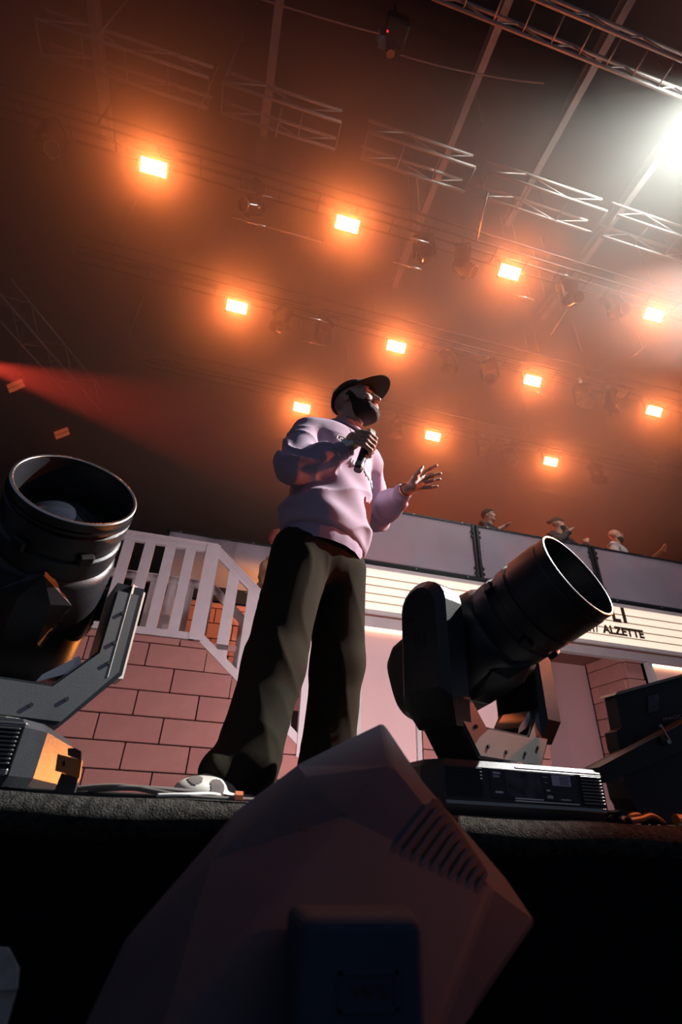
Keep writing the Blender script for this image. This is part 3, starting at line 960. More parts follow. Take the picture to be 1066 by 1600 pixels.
def make_blinder(name, face, pit):
    root = thing(name, '', 'stage light', (0, 0, 0), 'amber blinder lamps')
    rm = Matrix.Rotation(pit, 4, 'X')
    part('housing', MB().hull([(-0.21, 0.0, -0.13), (0.21, 0.0, -0.13), (0.21, 0.0, 0.13), (-0.21, 0.0, 0.13), (-0.15, 0.12, -0.08), (0.15, 0.12, -0.08), (0.15, 0.12, 0.08), (-0.15, 0.12, 0.08)]).xf(rm), M_BLACKM, root, local=True)
    for s in (-1, 1):
        part('lamp_face', MB().box((-0.178, -0.012, s * 0.050 - 0.042), (0.178, -0.002, s * 0.050 + 0.042)).xf(rm), face, root, local=True)
        part('yoke_arm', MB().box((s * 0.225 - 0.008, -0.02, -0.02), (s * 0.225 + 0.008, 0.03, 0.27)), M_BLACKM, root, local=True)
    part('yoke_bar', MB().box((-0.233, -0.02, 0.265), (0.233, 0.03, 0.285)), M_BLACKM, root, local=True)
    part('hook_clamp', MB().box((-0.03, -0.025, 0.28), (0.03, 0.035, 0.385)), M_BLACKM, root, local=True)
    return root


proto = None
pos_names = [['amber blinder lamp at the far left of the nearest row', 'second amber blinder lamp of the nearest row, above the cap', 'third amber blinder lamp of the nearest row', 'amber blinder lamp at the right end of the nearest row'],
             ['amber blinder lamp at the left end of the middle row', 'second amber blinder lamp of the middle row, just above the cap', 'third amber blinder lamp of the middle row', 'amber blinder lamp at the right end of the middle row'],
             ['amber blinder lamp just above the raised shoulder', 'amber blinder lamp above the open hand, middle of the farthest row', 'amber blinder lamp at the right end of the farthest row']]
for r, row in enumerate(ROWS):
    for c, (px, py) in enumerate(row):
        loc = WZ(px, py, ZL)
        loc.y = ROW_Y[r]
        dv = Vector((0.0, -1.5, 0)) - Vector((0, ROW_Y[r], ZL))
        pit = math.atan2(-dv.z, -dv.y)
        if c == 0:
            proto = make_blinder('blinder_lamp', M_LAMP, pit)
            proto.location = loc
            proto['label'] = pos_names[r][c]
        else:
            dup(proto, loc, None, pos_names[r][c])
o = make_blinder('blinder_lamp', M_DIM, 0.6)
o['group'] = 'dim strip lamps'
o.location, o.rotation_euler = WZ(25, 603, 7.6), (0, -0.35, -0.5)
o['label'] = 'dim orange strip lamp beside the red haze at the left edge'
part('drop_rod', MB().box((-0.012, -0.01, 0.38), (0.012, 0.02, 2.75)), M_TRUSSB, o, local=True)
o2 = dup(o, WZ(97, 677, 7.6), (0, -0.3, -0.5), 'dim orange strip lamp lower down, above the left moving light')

# ---- trusses
_TM = {}


def bar_mesh(length, r, m=None):
    m = m or M_TRUSS
    key = (round(length, 3), r, m.name)
    if key not in _TM:
        me = MB().tube([(0, 0, 0), (0, 0, length)], r, 6).mesh('bar', True)
        me.materials.append(m)
        _TM[key] = me
    return _TM[key]


def bar(name, a, b, r, parent, m=None):
    a, b = Vector(a), Vector(b)
    o = part(name, bar_mesh((b - a).length, r, m), None, parent)
    o.matrix_basis = Matrix.Translation(a) @ (b - a).to_track_quat('Z', 'Y').to_matrix().to_4x4()
    return o


def truss(label, a, b, width, depth, pitch, rc=0.024, rr=0.012, side=None, lace=True, m=None):
    """box truss from a to b: four chords, rungs and diagonals"""
    a, b = Vector(a), Vector(b)
    d = (b - a).normalized()
    s = Vector((-d.y, d.x, 0)).normalized()
    t = thing('truss', label, 'truss', a)
    up = Vector((0, 0, depth))
    for q in (-0.5, 0.5):
        for h in (0, 1):
            bar('chord', a + s * width * q + up * h, b + s * width * q + up * h, rc, t, m)
    n = max(1, int((b - a).length / pitch))
    for i in range(n + 1):
        p_ = a + d * ((b - a).length * i / n)
        bar('rung', p_ - s * width / 2, p_ + s * width / 2, rr, t, m)
        if lace and i < n:
            p2 = a + d * ((b - a).length * (i + 1) / n)
            for q in (-0.5, 0.5):
                bar('diagonal', p_ + s * width * q + up * (i % 2), p2 + s * width * q + up * ((i + 1) % 2), rr, t, m)
    return t


for i, (x0, x1) in enumerate(((-3.75, -1.45), (-1.25, 0.52), (0.95, 2.75), (3.0, 5.2), (5.4, 8.0))):
    truss(['ladder truss section at the upper left', 'ladder truss section above the first amber lamp', 'ladder truss section at top centre',
           'ladder truss section in the hazy upper right', 'ladder truss section fading into white haze'][i], (x0, 3.61, 9.0), (x1, 3.61, 9.0), 0.38, 0.38, 0.57)
truss('triangular laced truss at the upper right corner', (1.3, 1.64, 9.05), (5.6, 1.64, 9.05), 0.34, 0.40, 0.40)
for i, x_ in enumerate((-2.6, -0.4, 1.8, 4.1, 6.6)):
    tag(part('drop_wire', MB().tube([(x_, 3.61, 9.0), (x_, 3.61, 10.4)], 0.008, 5), M_TRUSSB), 'steel wire holding the %s ladder truss section from the left' % ('first', 'second', 'third', 'fourth', 'fifth')[i], 'wire')
for i, x_ in enumerate((2.0, 4.8)):
    tag(part('drop_wire', MB().tube([(x_, 1.64, 9.05), (x_, 1.64, 10.4)], 0.008, 5), M_TRUSSB), 'steel wire at the %s end of the laced corner truss' % ('left', 'right')[i], 'wire')
for i, y in enumerate(ROW_Y):
    tr_ = truss(['dark lamp truss carrying the nearest amber lamps', 'dark lamp truss carrying the middle amber lamps', 'dark lamp truss carrying the farthest amber lamps'][i],
          (-4.5 + i, y, ZL + 0.36), (11.5, y, ZL + 0.36), 0.3, 0.3, 0.6, 0.02, 0.010, lace=False, m=M_TRUSSB)
    bar('lamp_bar', (-4.5 + i, y, ZL + 0.385), (11.5, y, ZL + 0.385), 0.024, tr_, M_TRUSSB)
    for x_ in (-3.0, 2.0, 7.0, 11.0):
        bar('suspension', (x_, y, ZL + 0.66), (x_, y, 10.4), 0.012, tr_, M_TRUSSB)
truss('dim slanted truss behind the red haze at the left edge', (-5.1, 7.5, 8.0), (-3.7, 10.3, 8.0), 0.45, 0.5, 0.5)
for i, (x, yy0, yy1) in enumerate(((-0.64, 1.2, 4.2), (2.40, 0.9, 6.2), (3.98, 0.7, 4.4), (5.8, 0.7, 6), (-3.2, 1.0, 5.0))):
    t = thing('roof_beam', ['thin roof beam running back at top left of centre', 'roof beam running back right of centre', 'roof beam running back near the white glare',
                            'roof beam hidden in the white glare', 'faint roof beam at the upper left'][i], 'beam', (x, yy0, 9.62))
    part('flange', MB().box((x - 0.055, yy0, 9.62), (x + 0.055, yy1, 9.64)), M_TRUSS, t)
    part('web', MB().box((x - 0.012, yy0, 9.64), (x + 0.012, yy1, 9.86)), M_TRUSS, t)
    part('flange', MB().box((x - 0.055, yy0, 9.86), (x + 0.055, yy1, 9.88)), M_TRUSS, t)

# ---- hoist chains and cables
for i, (px, py) in enumerate(((310, 175), (353, 120), (430, 215), (655, 330), (755, 200), (150, 60))):
    c = WZ(px, py, 8.7)
    tag(part('hoist_chain', MB().tube([c, (c.x, c.y, 10.4)], 0.012, 6), M_TRUSS), ['hoist chain hanging near the first amber lamp', 'thin hoist chain at top left', 'hoist chain beside the roof beam at top left',
        'hoist chain right of centre above the lamps', 'hoist chain in the brown haze at the right', 'faint hoist chain at the far upper left'][i], 'chain')
tag(part('cable', MB().tube(spline([WZ(380, -10, 9.2), WZ(470, 18, 9.2), WZ(545, 40, 9.2), WZ(592, 52, 9.2)]), 0.010, 6), M_TRUSS), 'overhead cable leading to the hanging camera from the left', 'cable')
tag(part('cable', MB().tube(spline([WZ(626, 86, 9.2), WZ(700, 106, 9.2), WZ(790, 123, 9.2), WZ(850, 130, 9.2)]), 0.010, 6), M_TRUSS), 'overhead cable leading from the hanging camera to the right', 'cable')

c = WZ(610, 70, 9.2)
t = thing('hanging_camera', 'dark hanging camera rig with small red light at top centre', 'camera', c)
part('body', MB().box((c.x - 0.12, c.y - 0.28, c.z - 0.02), (c.x + 0.20, c.y + 0.02, c.z + 0.30), 0.03), M_BLACKM, t)
part('bracket', MB().hull([c + Vector(v) for v in ((-0.22, 0.0, 0.0), (-0.10, 0.05, -0.04), (-0.20, -0.12, 0.05), (-0.12, -0.1, 0.10), (-0.25, -0.05, 0.12))]), M_GREYM, t)
part('pan_plate', MB().hull([c + Vector(v) for v in ((-0.17, 0.06, -0.06), (-0.05, 0.06, -0.06), (-0.10, -0.08, -0.02), (-0.16, -0.06, 0.0), (-0.02, 0.0, 0.02))]), M_GREYM, t)
part('mount_rod', MB().tube([c + Vector((0.04, -0.13, 0.28)), (c.x + 0.04, c.y - 0.13, 10.4)], 0.02, 8), M_BLACKM, t)
part('lens_tube', MB().tube([c + Vector((0.0, 0.0, -0.02)), c + Vector((0.02, 0.05, -0.16))], [0.07, 0.06], 16), M_BLACKP, t)
part('indicator', MB().tube([c + Vector((-0.085, -0.13, -0.03)), c + Vector((-0.085, -0.13, 0.0))], 0.014, 10), mat('red_indicator', (0.8, 0.05, 0.03), 0.4, emis=(1, 0.03, 0.02), estr=1.5), t)

# ---- small moving lights hanging between the blinders


def make_hanger():
    root = thing('hanging_light', '', 'stage light', (0, 0, 0), 'moving lights hanging from the lamp trusses')
    part('clamp', MB().box((-0.03, -0.03, 0.20), (0.03, 0.03, 0.39)), M_GREYM, root, local=True)
    part('base', MB().box((-0.17, -0.13, 0.08), (0.17, 0.13, 0.20), 0.03), M_BLACKG, root, local=True)
    for s in (-1, 1):
        part('yoke_arm', MB().hull([(s * 0.14, -0.05, 0.09), (s * 0.14, 0.05, 0.09), (s * 0.18, -0.05, 0.09), (s * 0.18, 0.05, 0.09), (s * 0.14, -0.04, -0.28), (s * 0.14, 0.04, -0.28), (s * 0.18, -0.04, -0.28), (s * 0.18, 0.04, -0.28)]), M_BLACKG, root, local=True)
    part('head', MB().lathe([(-0.20, 0.001), (-0.20, 0.06), (-0.12, 0.115), (0.05, 0.12), (0.16, 0.10), (0.2, 0.105), (0.2, 0.09), (0.17, 0.088), (0.165, 0.001)], 20).xf(Matrix.Translation((0, 0, -0.26)) @ Matrix.Rotation(2.3, 4, 'X')), M_BLACKG, root, smooth=True, angle=40, local=True)
    part('rim', MB().lathe([(0.19, 0.105), (0.205, 0.108), (0.205, 0.10)], 24).xf(Matrix.Translation((0, 0, -0.26)) @ Matrix.Rotation(2.3, 4, 'X')), M_STEEL, root, local=True)
    return root


hp = None
HX = [[-3.4, -0.55, 2.2, 2.9, 4.9, 5.8, 7.7], [0.2, 1.0, 3.6, 4.5, 6.7, 7.4], [2.3, 3.3, 5.6, 6.3, 8.8]]
ordn = ['first', 'second', 'third', 'fourth', 'fifth', 'sixth', 'seventh']
rown = ['nearest', 'middle', 'farthest']
for r, xs in enumerate(HX):
    for i, x in enumerate(xs):
        rot = (random.uniform(-0.1, 0.1), 0, random.uniform(-1.3, 1.3))
        lab = '%s small dark moving light from the left, hanging from the %s lamp truss' % (ordn[i], rown[r])
        loc = (x, ROW_Y[r], ZL + 0.0)
        if hp is None:
            hp = make_hanger()
            hp.location, hp.rotation_euler = loc, rot
            hp['label'] = lab
        else:
            dup(hp, loc, rot, lab)

# shiny pipes between the lamps
for i, (pa, pb) in enumerate((((366, 293), (425, 309)), ((363, 340), (415, 354)), ((620, 365), (670, 380)), ((614, 409), (665, 423)), ((803, 460), (835, 469)), ((460, 488), (512, 504)), ((462, 530), (510, 540)), ((420, 355), (505, 378)),
                              ((832, 610), (865, 623)), ((745, 376), (762, 300)), ((885, 485), (862, 522)), ((985, 560), (1010, 540)))):
    a_, b_ = WZ(*pa, 7.9), WZ(*pb, 7.9)
    t = thing('pipe', ['upper bright pipe right of the first amber lamp', 'lower bright pipe right of the first amber lamp', 'upper bright pipe right of the second amber lamp', 'lower bright pipe right of the second amber lamp',
        'short bright pipe under the third amber lamp', 'upper bright pipe right of the middle-left amber lamp', 'lower bright pipe right of the middle-left amber lamp', 'long dim pipe left of the second amber lamp',
        'short pipe under the third lamp of the middle row', 'upright dim pipe left of the third amber lamp', 'slanted pipe between the right-hand lamps', 'slanted bright pipe under the rightmost amber lamp'][i], 'pipe', (a_ + b_) / 2)
    part('tube', MB().tube([a_, b_], 0.016, 8), M_STEEL, t, smooth=True)
    for q in (0.2, 0.8):
        c = a_ + (b_ - a_) * q
        part('hanger', MB().tube([c, (c.x, c.y, 10.4)], 0.004, 5), M_TRUSSB, t)

# housings of the added floor fill lamps, unseen behind things at the stage edge
for i, (x_, y_) in enumerate(ADDED_FLOOR_LAMPS + [(0.42, 3.06)]):
    t = thing('added_floor_lamp', ['added black fill lamp, unseen behind the left moving light', 'added black fill lamp, unseen behind the legs of the man', 'added black fill lamp, unseen behind the right moving light', 'added amber fill lamp, unseen on the deck behind the trouser leg'][i], 'lamp', (x_, y_, 0))
    part('housing', MB().box((x_ - 0.07, y_ - 0.06, 0.0), (x_ + 0.07, y_ + 0.0, 0.085), 0.008), M_BLACKM, t)
    part('bracket', MB().box((x_ - 0.08, y_ - 0.04, 0.0), (x_ + 0.08, y_ - 0.02, 0.012)), M_BLACKM, t)

# ================================================================== implicit surfaces for bodies and clothes
def vnoise(p, s, seed=0):
    """cheap smooth value noise in [-1, 1]"""
    q = p * s + seed * 17.31
    i = np.floor(q).astype(np.int64)
    f = (q - i).astype(np.float32)
    f = f * f * (3 - 2 * f)

    def hsh(a, b, c):
        n = (a * 73856093) ^ (b * 19349663) ^ (c * 83492791)
        n = (n ^ (n >> 13)) * 1274126177
        return ((n & 0xffff) / 32767.5 - 1).astype(np.float32)
    r = 0
    for dx in (0, 1):
        wx = f[:, 0] if dx else 1 - f[:, 0]
        for dy in (0, 1):
            wy = f[:, 1] if dy else 1 - f[:, 1]
            for dz in (0, 1):
                wz = f[:, 2] if dz else 1 - f[:, 2]
                r = r + wx * wy * wz * hsh(i[:, 0] + dx, i[:, 1] + dy, i[:, 2] + dz)
    return r


def A3(v):
    return np.array(tuple(v), dtype=np.float32)


def cone(p, a, b, ra, rb):
    a, b = A3(a), A3(b)
    ab = b - a
    t = np.clip(((p - a) @ ab) / max(1e-9, float(ab @ ab)), 0, 1)
    return np.linalg.norm(p - a - t[:, None] * ab, axis=1) - (ra + (rb - ra) * t)


def chain(p, pts, rs, k=0.01):
    d = None
    for i in range(len(pts) - 1):
        e = cone(p, pts[i], pts[i + 1], rs[i], rs[i + 1])
        d = e if d is None else smin(d, e, k)
    return d


def ell(p, c, r, fr=None):
    q = p - A3(c)
    if fr is not None:
        q = q @ np.array([tuple(v) for v in fr], dtype=np.float32).T
    r = A3(r)
    k0 = np.linalg.norm(q / r, axis=1)
    k1 = np.linalg.norm(q / (r * r), axis=1) + 1e-9
    return k0 * (k0 - 1) / k1


def smin(a, b, k):
    h = np.clip(0.5 + 0.5 * (b - a) / k, 0, 1)
    return b + (a - b) * h - k * h * (1 - h)


def smax(a, b, k):
    return -smin(-a, -b, k)


def polygonize(fun, lo, hi, h, name, blk=8):
    lo, hi = A3(lo), A3(hi)
    n = np.maximum(2, np.ceil((hi - lo) / (h * blk)).astype(int))
    N = n * blk + 1
    # coarse pass
    gx, gy, gz = [lo[i] + (np.arange(n[i]) + 0.5) * h * blk for i in range(3)]
    C_ = np.stack(np.meshgrid(gx, gy, gz, indexing='ij'), -1).reshape(-1, 3).astype(np.float32)
    dc = fun(C_).reshape(n)
    act = np.abs(dc) < h * blk * 1.35
    F = np.where(np.repeat(np.repeat(np.repeat(dc, blk, 0), blk, 1), blk, 2) > 0, 1.0, -1.0).astype(np.float32)
    F = np.pad(F, ((0, 1), (0, 1), (0, 1)), constant_values=1.0)
    # fine pass on the active blocks
    loc = np.stack(np.meshgrid(*[np.arange(blk + 1)] * 3, indexing='ij'), -1).reshape(-1, 3)
    ids = np.argwhere(act)
    for s in range(0, len(ids), 400):
        ii = (ids[s:s + 400, None, :] * blk + loc[None]).reshape(-1, 3)
        pp = lo + ii.astype(np.float32) * h
        F[ii[:, 0], ii[:, 1], ii[:, 2]] = fun(pp.astype(np.float32))
    # surface nets
    S = F < 0
    c8 = [S[i:N[0] - 1 + i, j:N[1] - 1 + j, k:N[2] - 1 + k] for i in (0, 1) for j in (0, 1) for k in (0, 1)]
    sm = sum(c.astype(np.int8) for c in c8)
    cells = np.argwhere((sm > 0) & (sm < 8))
    idx = -np.ones(sm.shape, dtype=np.int64)
    idx[cells[:, 0], cells[:, 1], cells[:, 2]] = np.arange(len(cells))
    acc = np.zeros((len(cells), 3))
    cnt = np.zeros(len(cells))
    cor = [(i, j, k) for i in (0, 1) for j in (0, 1) for k in (0, 1)]
    vals = {c: F[cells[:, 0] + c[0], cells[:, 1] + c[1], cells[:, 2] + c[2]] for c in cor}
    for a in cor:
        for ax in range(3):
            if a[ax] == 0:
                b = tuple(1 if q == ax else a[q] for q in range(3))
                va, vb = vals[a], vals[b]
                m = (va < 0) != (vb < 0)
                t = np.where(m, va / np.where(m, va - vb, 1), 0)
                pos = np.array(a, dtype=float)[None] + t[:, None] * (np.array(b) - np.array(a))[None]
                acc[m] += pos[m]
                cnt[m] += 1
    V = lo + (cells + acc / cnt[:, None]) * h
    quads = []
    for ax in range(3):
        sl0 = [slice(0, None)] * 3
        sl1 = [slice(0, None)] * 3
        sl0[ax] = slice(0, -1)
        sl1[ax] = slice(1, None)
        e = np.argwhere(S[tuple(sl0)] != S[tuple(sl1)])
        u, v = [q for q in range(3) if q != ax]
        ok = (e[:, u] > 0) & (e[:, v] > 0) & (e[:, u] < N[u] - 1) & (e[:, v] < N[v] - 1)
        e = e[ok]
        if not len(e):
            continue
        flip = S[e[:, 0], e[:, 1], e[:, 2]]

        def cell(du, dv):
            q = e.copy()
            q[:, u] -= du
            q[:, v] -= dv
            return idx[q[:, 0], q[:, 1], q[:, 2]]
        q4 = np.stack([cell(1, 1), cell(0, 1), cell(0, 0), cell(1, 0)], 1)
        if ax == 1:
            flip = ~flip
        q4[~flip] = q4[~flip][:, ::-1]
        quads.append(q4)
    Q = np.concatenate(quads)
    Q = Q[(Q >= 0).all(1)]
    me = bpy.data.meshes.new(name)
    me.vertices.add(len(V))
    me.vertices.foreach_set('co', V.astype(np.float32).ravel())
    me.loops.add(len(Q) * 4)
    me.loops.foreach_set('vertex_index', Q.astype(np.int32).ravel())
    me.polygons.add(len(Q))
    me.polygons.foreach_set('loop_start', np.arange(len(Q), dtype=np.int32) * 4)
    me.polygons.foreach_set('loop_total', np.full(len(Q), 4, dtype=np.int32))
    me.polygons.foreach_set('use_smooth', np.ones(len(Q), dtype=bool))
    me.update(calc_edges=True)
    me.validate()
    return me


def frame(az_deg, pitch_deg=0.0):
    """forward, left, up for a heading (degrees from +X) and an upward pitch"""
    a, q = math.radians(az_deg), math.radians(pitch_deg)
    f = Vector((math.cos(a) * math.cos(q), math.sin(a) * math.cos(q), math.sin(q)))
    l = Vector((-math.sin(a), math.cos(a), 0))
    return f, l, f.cross(l)


def head_sdf(p, c, fr, s=1.0, neck=None):
    f, l, u = fr
    B = np.array([tuple(f), tuple(l), tuple(u)], dtype=np.float32)
    q = ((p - A3(c)) @ B.T) / s
    ay = np.abs(q[:, 1])
    qm = np.stack([q[:, 0], ay, q[:, 2]], 1)
    d = ell(q, (-0.012, 0, 0.035), (0.100, 0.079, 0.090))
    d = smin(d, ell(q, (0.028, 0, -0.030), (0.070, 0.063, 0.090)), 0.03)
    d = smin(d, ell(q, (0.040, 0, -0.085), (0.052, 0.050, 0.036)), 0.03)
    d = smin(d, ell(q, (0.078, 0, -0.104), (0.020, 0.022, 0.018)), 0.02)
    d = smin(d, cone(qm, (0.084, 0.012, 0.022), (0.076, 0.046, 0.016), 0.012, 0.010), 0.012)      # brow
    d = smin(d, ell(qm, (0.070, 0.042, -0.032), (0.024, 0.022, 0.02)), 0.02)                      # cheekbone
    d = smax(d, -ell(qm, (0.100, 0.031, -0.001), (0.016, 0.019, 0.011)), 0.010)                   # eye socket
    d = smin(d, ell(qm, (0.0770, 0.031, -0.002), (0.0125, 0.0135, 0.0115)), 0.003)                # eyeball and lids
    d = smin(d, cone(q, (0.093, 0, 0.010), (0.117, 0, -0.034), 0.008, 0.0115), 0.010)             # nose
    d = smin(d, ell(qm, (0.103, 0.012, -0.038), (0.012, 0.008, 0.008)), 0.006)
    d = smax(d, -ell(qm, (0.108, 0.007, -0.049), (0.006, 0.004, 0.006)), 0.003)
    d = smin(d, ell(q, (0.094, 0, -0.0605), (0.012, 0.022, 0.0062)), 0.004)                       # lips
    d = smin(d, ell(q, (0.092, 0, -0.0735), (0.012, 0.020, 0.0070)), 0.004)
    d = smax(d, -ell(q, (0.106, 0, -0.0667), (0.012, 0.021, 0.0016)), 0.003)
    # ear
    e = ell(qm, (-0.010, 0.079, -0.004), (0.019, 0.010, 0.034))
    e = smax(e, -ell(qm, (-0.004, 0.091, -0.002), (0.011, 0.008, 0.020)), 0.005)
    d = smin(d, e, 0.006)
    return d * s


def head_local(p, c, fr):
    B = np.array([tuple(v) for v in fr], dtype=np.float32)
    return (p - A3(c)) @ B.T


M_SKIN = mat('skin', (0.60, 0.34, 0.245), 0.5, vary=0.08, scale=40, bump=0.06, bscale=500)
M_HAIR = mat('dark_hair', (0.030, 0.019, 0.013), 0.8, vary=0.6, scale=120, bump=0.8, bscale=500)

# ================================================================== the man on stage
M_SWEAT = mat('lilac_fleece', (0.46, 0.36, 0.47), 0.9, vary=0.06, scale=14, bump=0.1, bscale=500, spec=0.2)
M_COLLAR = mat('lilac_rib', (0.43, 0.33, 0.45), 0.9, vary=0.08, bump=0.3, bscale=300, spec=0.2)
M_PANTS = mat('dark_olive_twill', (0.029, 0.0245, 0.018), 0.85, vary=0.12, scale=10, bump=0.2, bscale=600, spec=0.04)
M_CAP = mat('black_cap_cloth', (0.022, 0.024, 0.020), 0.8, vary=0.15, bump=0.2, bscale=500)
M_SHOE = mat('white_leather', (0.5, 0.48, 0.44), 0.5, vary=0.04)
M_SHOEP = mat('dark_suede', (0.12, 0.10, 0.09), 0.9)

HC = Vector((0.466, 1.742, 1.694))
HF = frame(-44, 6)
NB = Vector((0.415, 1.760, 1.505))
FT, LT, UT = frame(-50)          # torso heading
RTs = Vector((0.232, 1.680, 1.405))
LTs = Vector((0.560, 1.850, 1.445))
REL = Vector((0.186, 1.590, 1.135))
RWR = W(540, 703, 1.535)
LEL = Vector((0.650, 1.985, 1.235))
LWR = W(632, 768, 1.72)
PEL = Vector((0.345, 1.765, 0.90))
CHT = Vector((0.400, 1.762, 1.46))
HIPR, KNR, ANR = Vector((0.262, 1.705, 0.86)), W(428, 1040, 1.65), W(385, 1195, 1.60)
HIPL, KNL, ANL = Vector((0.440, 1.815, 0.86)), W(528, 1040, 1.84), W(508, 1208, 1.86)

# microphone frame
MT, MBt = W(581, 672, 1.52), W(559, 735, 1.52)
MAX = (MT - MBt).normalized()
MC = MBt + (MT - MBt) * 0.60
TOC = (EYE - MC)
TOC = (TOC - MAX * TOC.dot(MAX)).normalized()
SID = MAX.cross(TOC).normalized()
if SID.dot(RGT) < 0:
    SID = -SID


def mp(s, c, m):
    return MC + SID * s + TOC * c + MAX * m


fing_r = []
for i, m_ in enumerate((0.034, 0.012, -0.010, -0.031)):
    k_ = (0.0, 0.002, 0.0, -0.004)[i]
    fing_r.append([mp(-0.038, 0.030, m_ - 0.002), mp(-0.004 + k_, 0.040, m_ - 0.004), mp(0.026 + k_, 0.026, m_ - 0.008), mp(0.030 + k_, -0.006, m_ - 0.010), mp(0.012, -0.024, m_ - 0.010)])
thumb_r = [mp(-0.050, 0.0, 0.010), mp(-0.030, -0.022, 0.034), mp(-0.006, -0.031, 0.050), mp(0.012, -0.027, 0.058)]
HLY = 1.70
hl = lambda x, y, dy=0.0: W(x, y, HLY + dy)
fing_l = [[hl(657, 744), hl(663, 738.5), hl(673, 733, -.012), hl(682, 728, -.014)],
          [hl(658, 750), hl(665, 747.5), hl(677, 743.5, -.012), hl(688, 740.5, -.016)],
          [hl(657, 756), hl(665, 754.5), hl(676, 752, -.010), hl(687, 749, -.012)],
          [hl(655, 761), hl(663, 762), hl(673, 761.5, -.006), hl(683, 760, -.008)]]
thumb_l = [hl(643, 757), hl(649, 746, -.018), hl(655, 738, -.026), hl(660, 730, -.026)]


def body_fun(p):
    d = head_sdf(p, HC, HF, 1.0)
    d = smin(d, cone(p, HC - HF[0] * 0.028 - HF[2] * 0.05, NB, 0.058, 0.064), 0.025)
    d = smin(d, cone(p, NB, NB + (CHT - NB) * 0.5 - UT * 0.05, 0.064, 0.11), 0.05)
    d = smin(d, cone(p, CHT - UT * 0.10, PEL, 0.105, 0.115), 0.06)
    d = smin(d, chain(p, [RTs, REL, RWR], [0.055, 0.042, 0.029], 0.02), 0.03)
    d = smin(d, chain(p, [LTs, LEL, LWR], [0.055, 0.042, 0.029], 0.02), 0.03)
    d = smin(d, chain(p, [HIPR, KNR, ANR], [0.080, 0.056, 0.040], 0.03), 0.04)
    d = smin(d, chain(p, [HIPL, KNL, ANL], [0.080, 0.056, 0.040], 0.03), 0.04)
    # right hand closed around the microphone
    h = chain(p, [RWR, mp(-0.058, 0.018, -0.004)], [0.028, 0.027], 0.01)
    h = smin(h, cone(p, mp(-0.046, 0.020, 0.028), mp(-0.044, 0.016, -0.028), 0.0165, 0.0165), 0.015)
    for g in fing_r:
        h = smin(h, chain(p, g, [0.0105, 0.0102, 0.0095, 0.0088, 0.0075], 0.004), 0.0035)
    h = smin(h, chain(p, thumb_r, [0.015, 0.012, 0.0105, 0.009], 0.006), 0.006)
    d = smin(d, h, 0.008)
    # left hand, open
    h = cone(p, LWR, hl(645, 760), 0.027, 0.022)
    for g, r in zip(fing_l, (0.0098, 0.0102, 0.0098, 0.0085)):
        h = smin(h, cone(p, hl(645, 760), g[0], 0.017, 0.013), 0.012)
        h = smin(h, chain(p, g, [r * 1.25, r * 1.02, r * 0.95, r * 0.80], 0.004), 0.005)
    h = smin(h, chain(p, thumb_l, [0.018, 0.014, 0.0105, 0.0085], 0.006), 0.008)
    return smin(d, h, 0.008)


def torso_frame(p):
    ax = A3((CHT - PEL).normalized())
    L_ = (CHT - PEL).length
    q = p - A3(PEL)
    t = q @ ax
    o = q - t[:, None] * ax
    return t / L_, o @ A3(LT), o @ A3(FT)


def sweater_base(p):
    t, a, b = torso_frame(p)
    tt = np.clip(t, -0.1, 1.05)
    w = np.interp(tt, [-0.02, 0.06, 0.25, 0.6, 0.85, 1.05], [0.186, 0.205, 0.208, 0.198, 0.180, 0.12]).astype(np.float32)
    e = np.interp(tt, [-0.02, 0.06, 0.25, 0.6, 0.85, 1.05], [0.140, 0.152, 0.152, 0.146, 0.122, 0.085]).astype(np.float32)
    b2 = b - 0.012
    k = np.sqrt((a / w) ** 2 + (b2 / e) ** 2)
    d = (k - 1) * np.minimum(w, e)
    L_ = (CHT - PEL).length
    d = smax(d, (t - 1.04) * L_, 0.05)
    d = smax(d, (0.020 - t) * L_, 0.02)
    d = smin(d, cone(p, RTs + Vector((0.03, 0.02, 0.0)), LTs - Vector((0.03, 0.02, 0.0)), 0.078, 0.075), 0.05)
    r = chain(p, [RTs, REL + Vector((-0.006, -0.02, -0.005)), REL * 0.45 + RWR * 0.55, RWR - (RWR - REL).normalized() * 0.035], [0.070, 0.070, 0.060, 0.040], 0.03)
    l = chain(p, [LTs, LEL, LEL * 0.45 + LWR * 0.55, LWR - (LWR - LEL).normalized() * 0.03], [0.070, 0.068, 0.060, 0.040], 0.03)
    return d, r, l, t, a, b


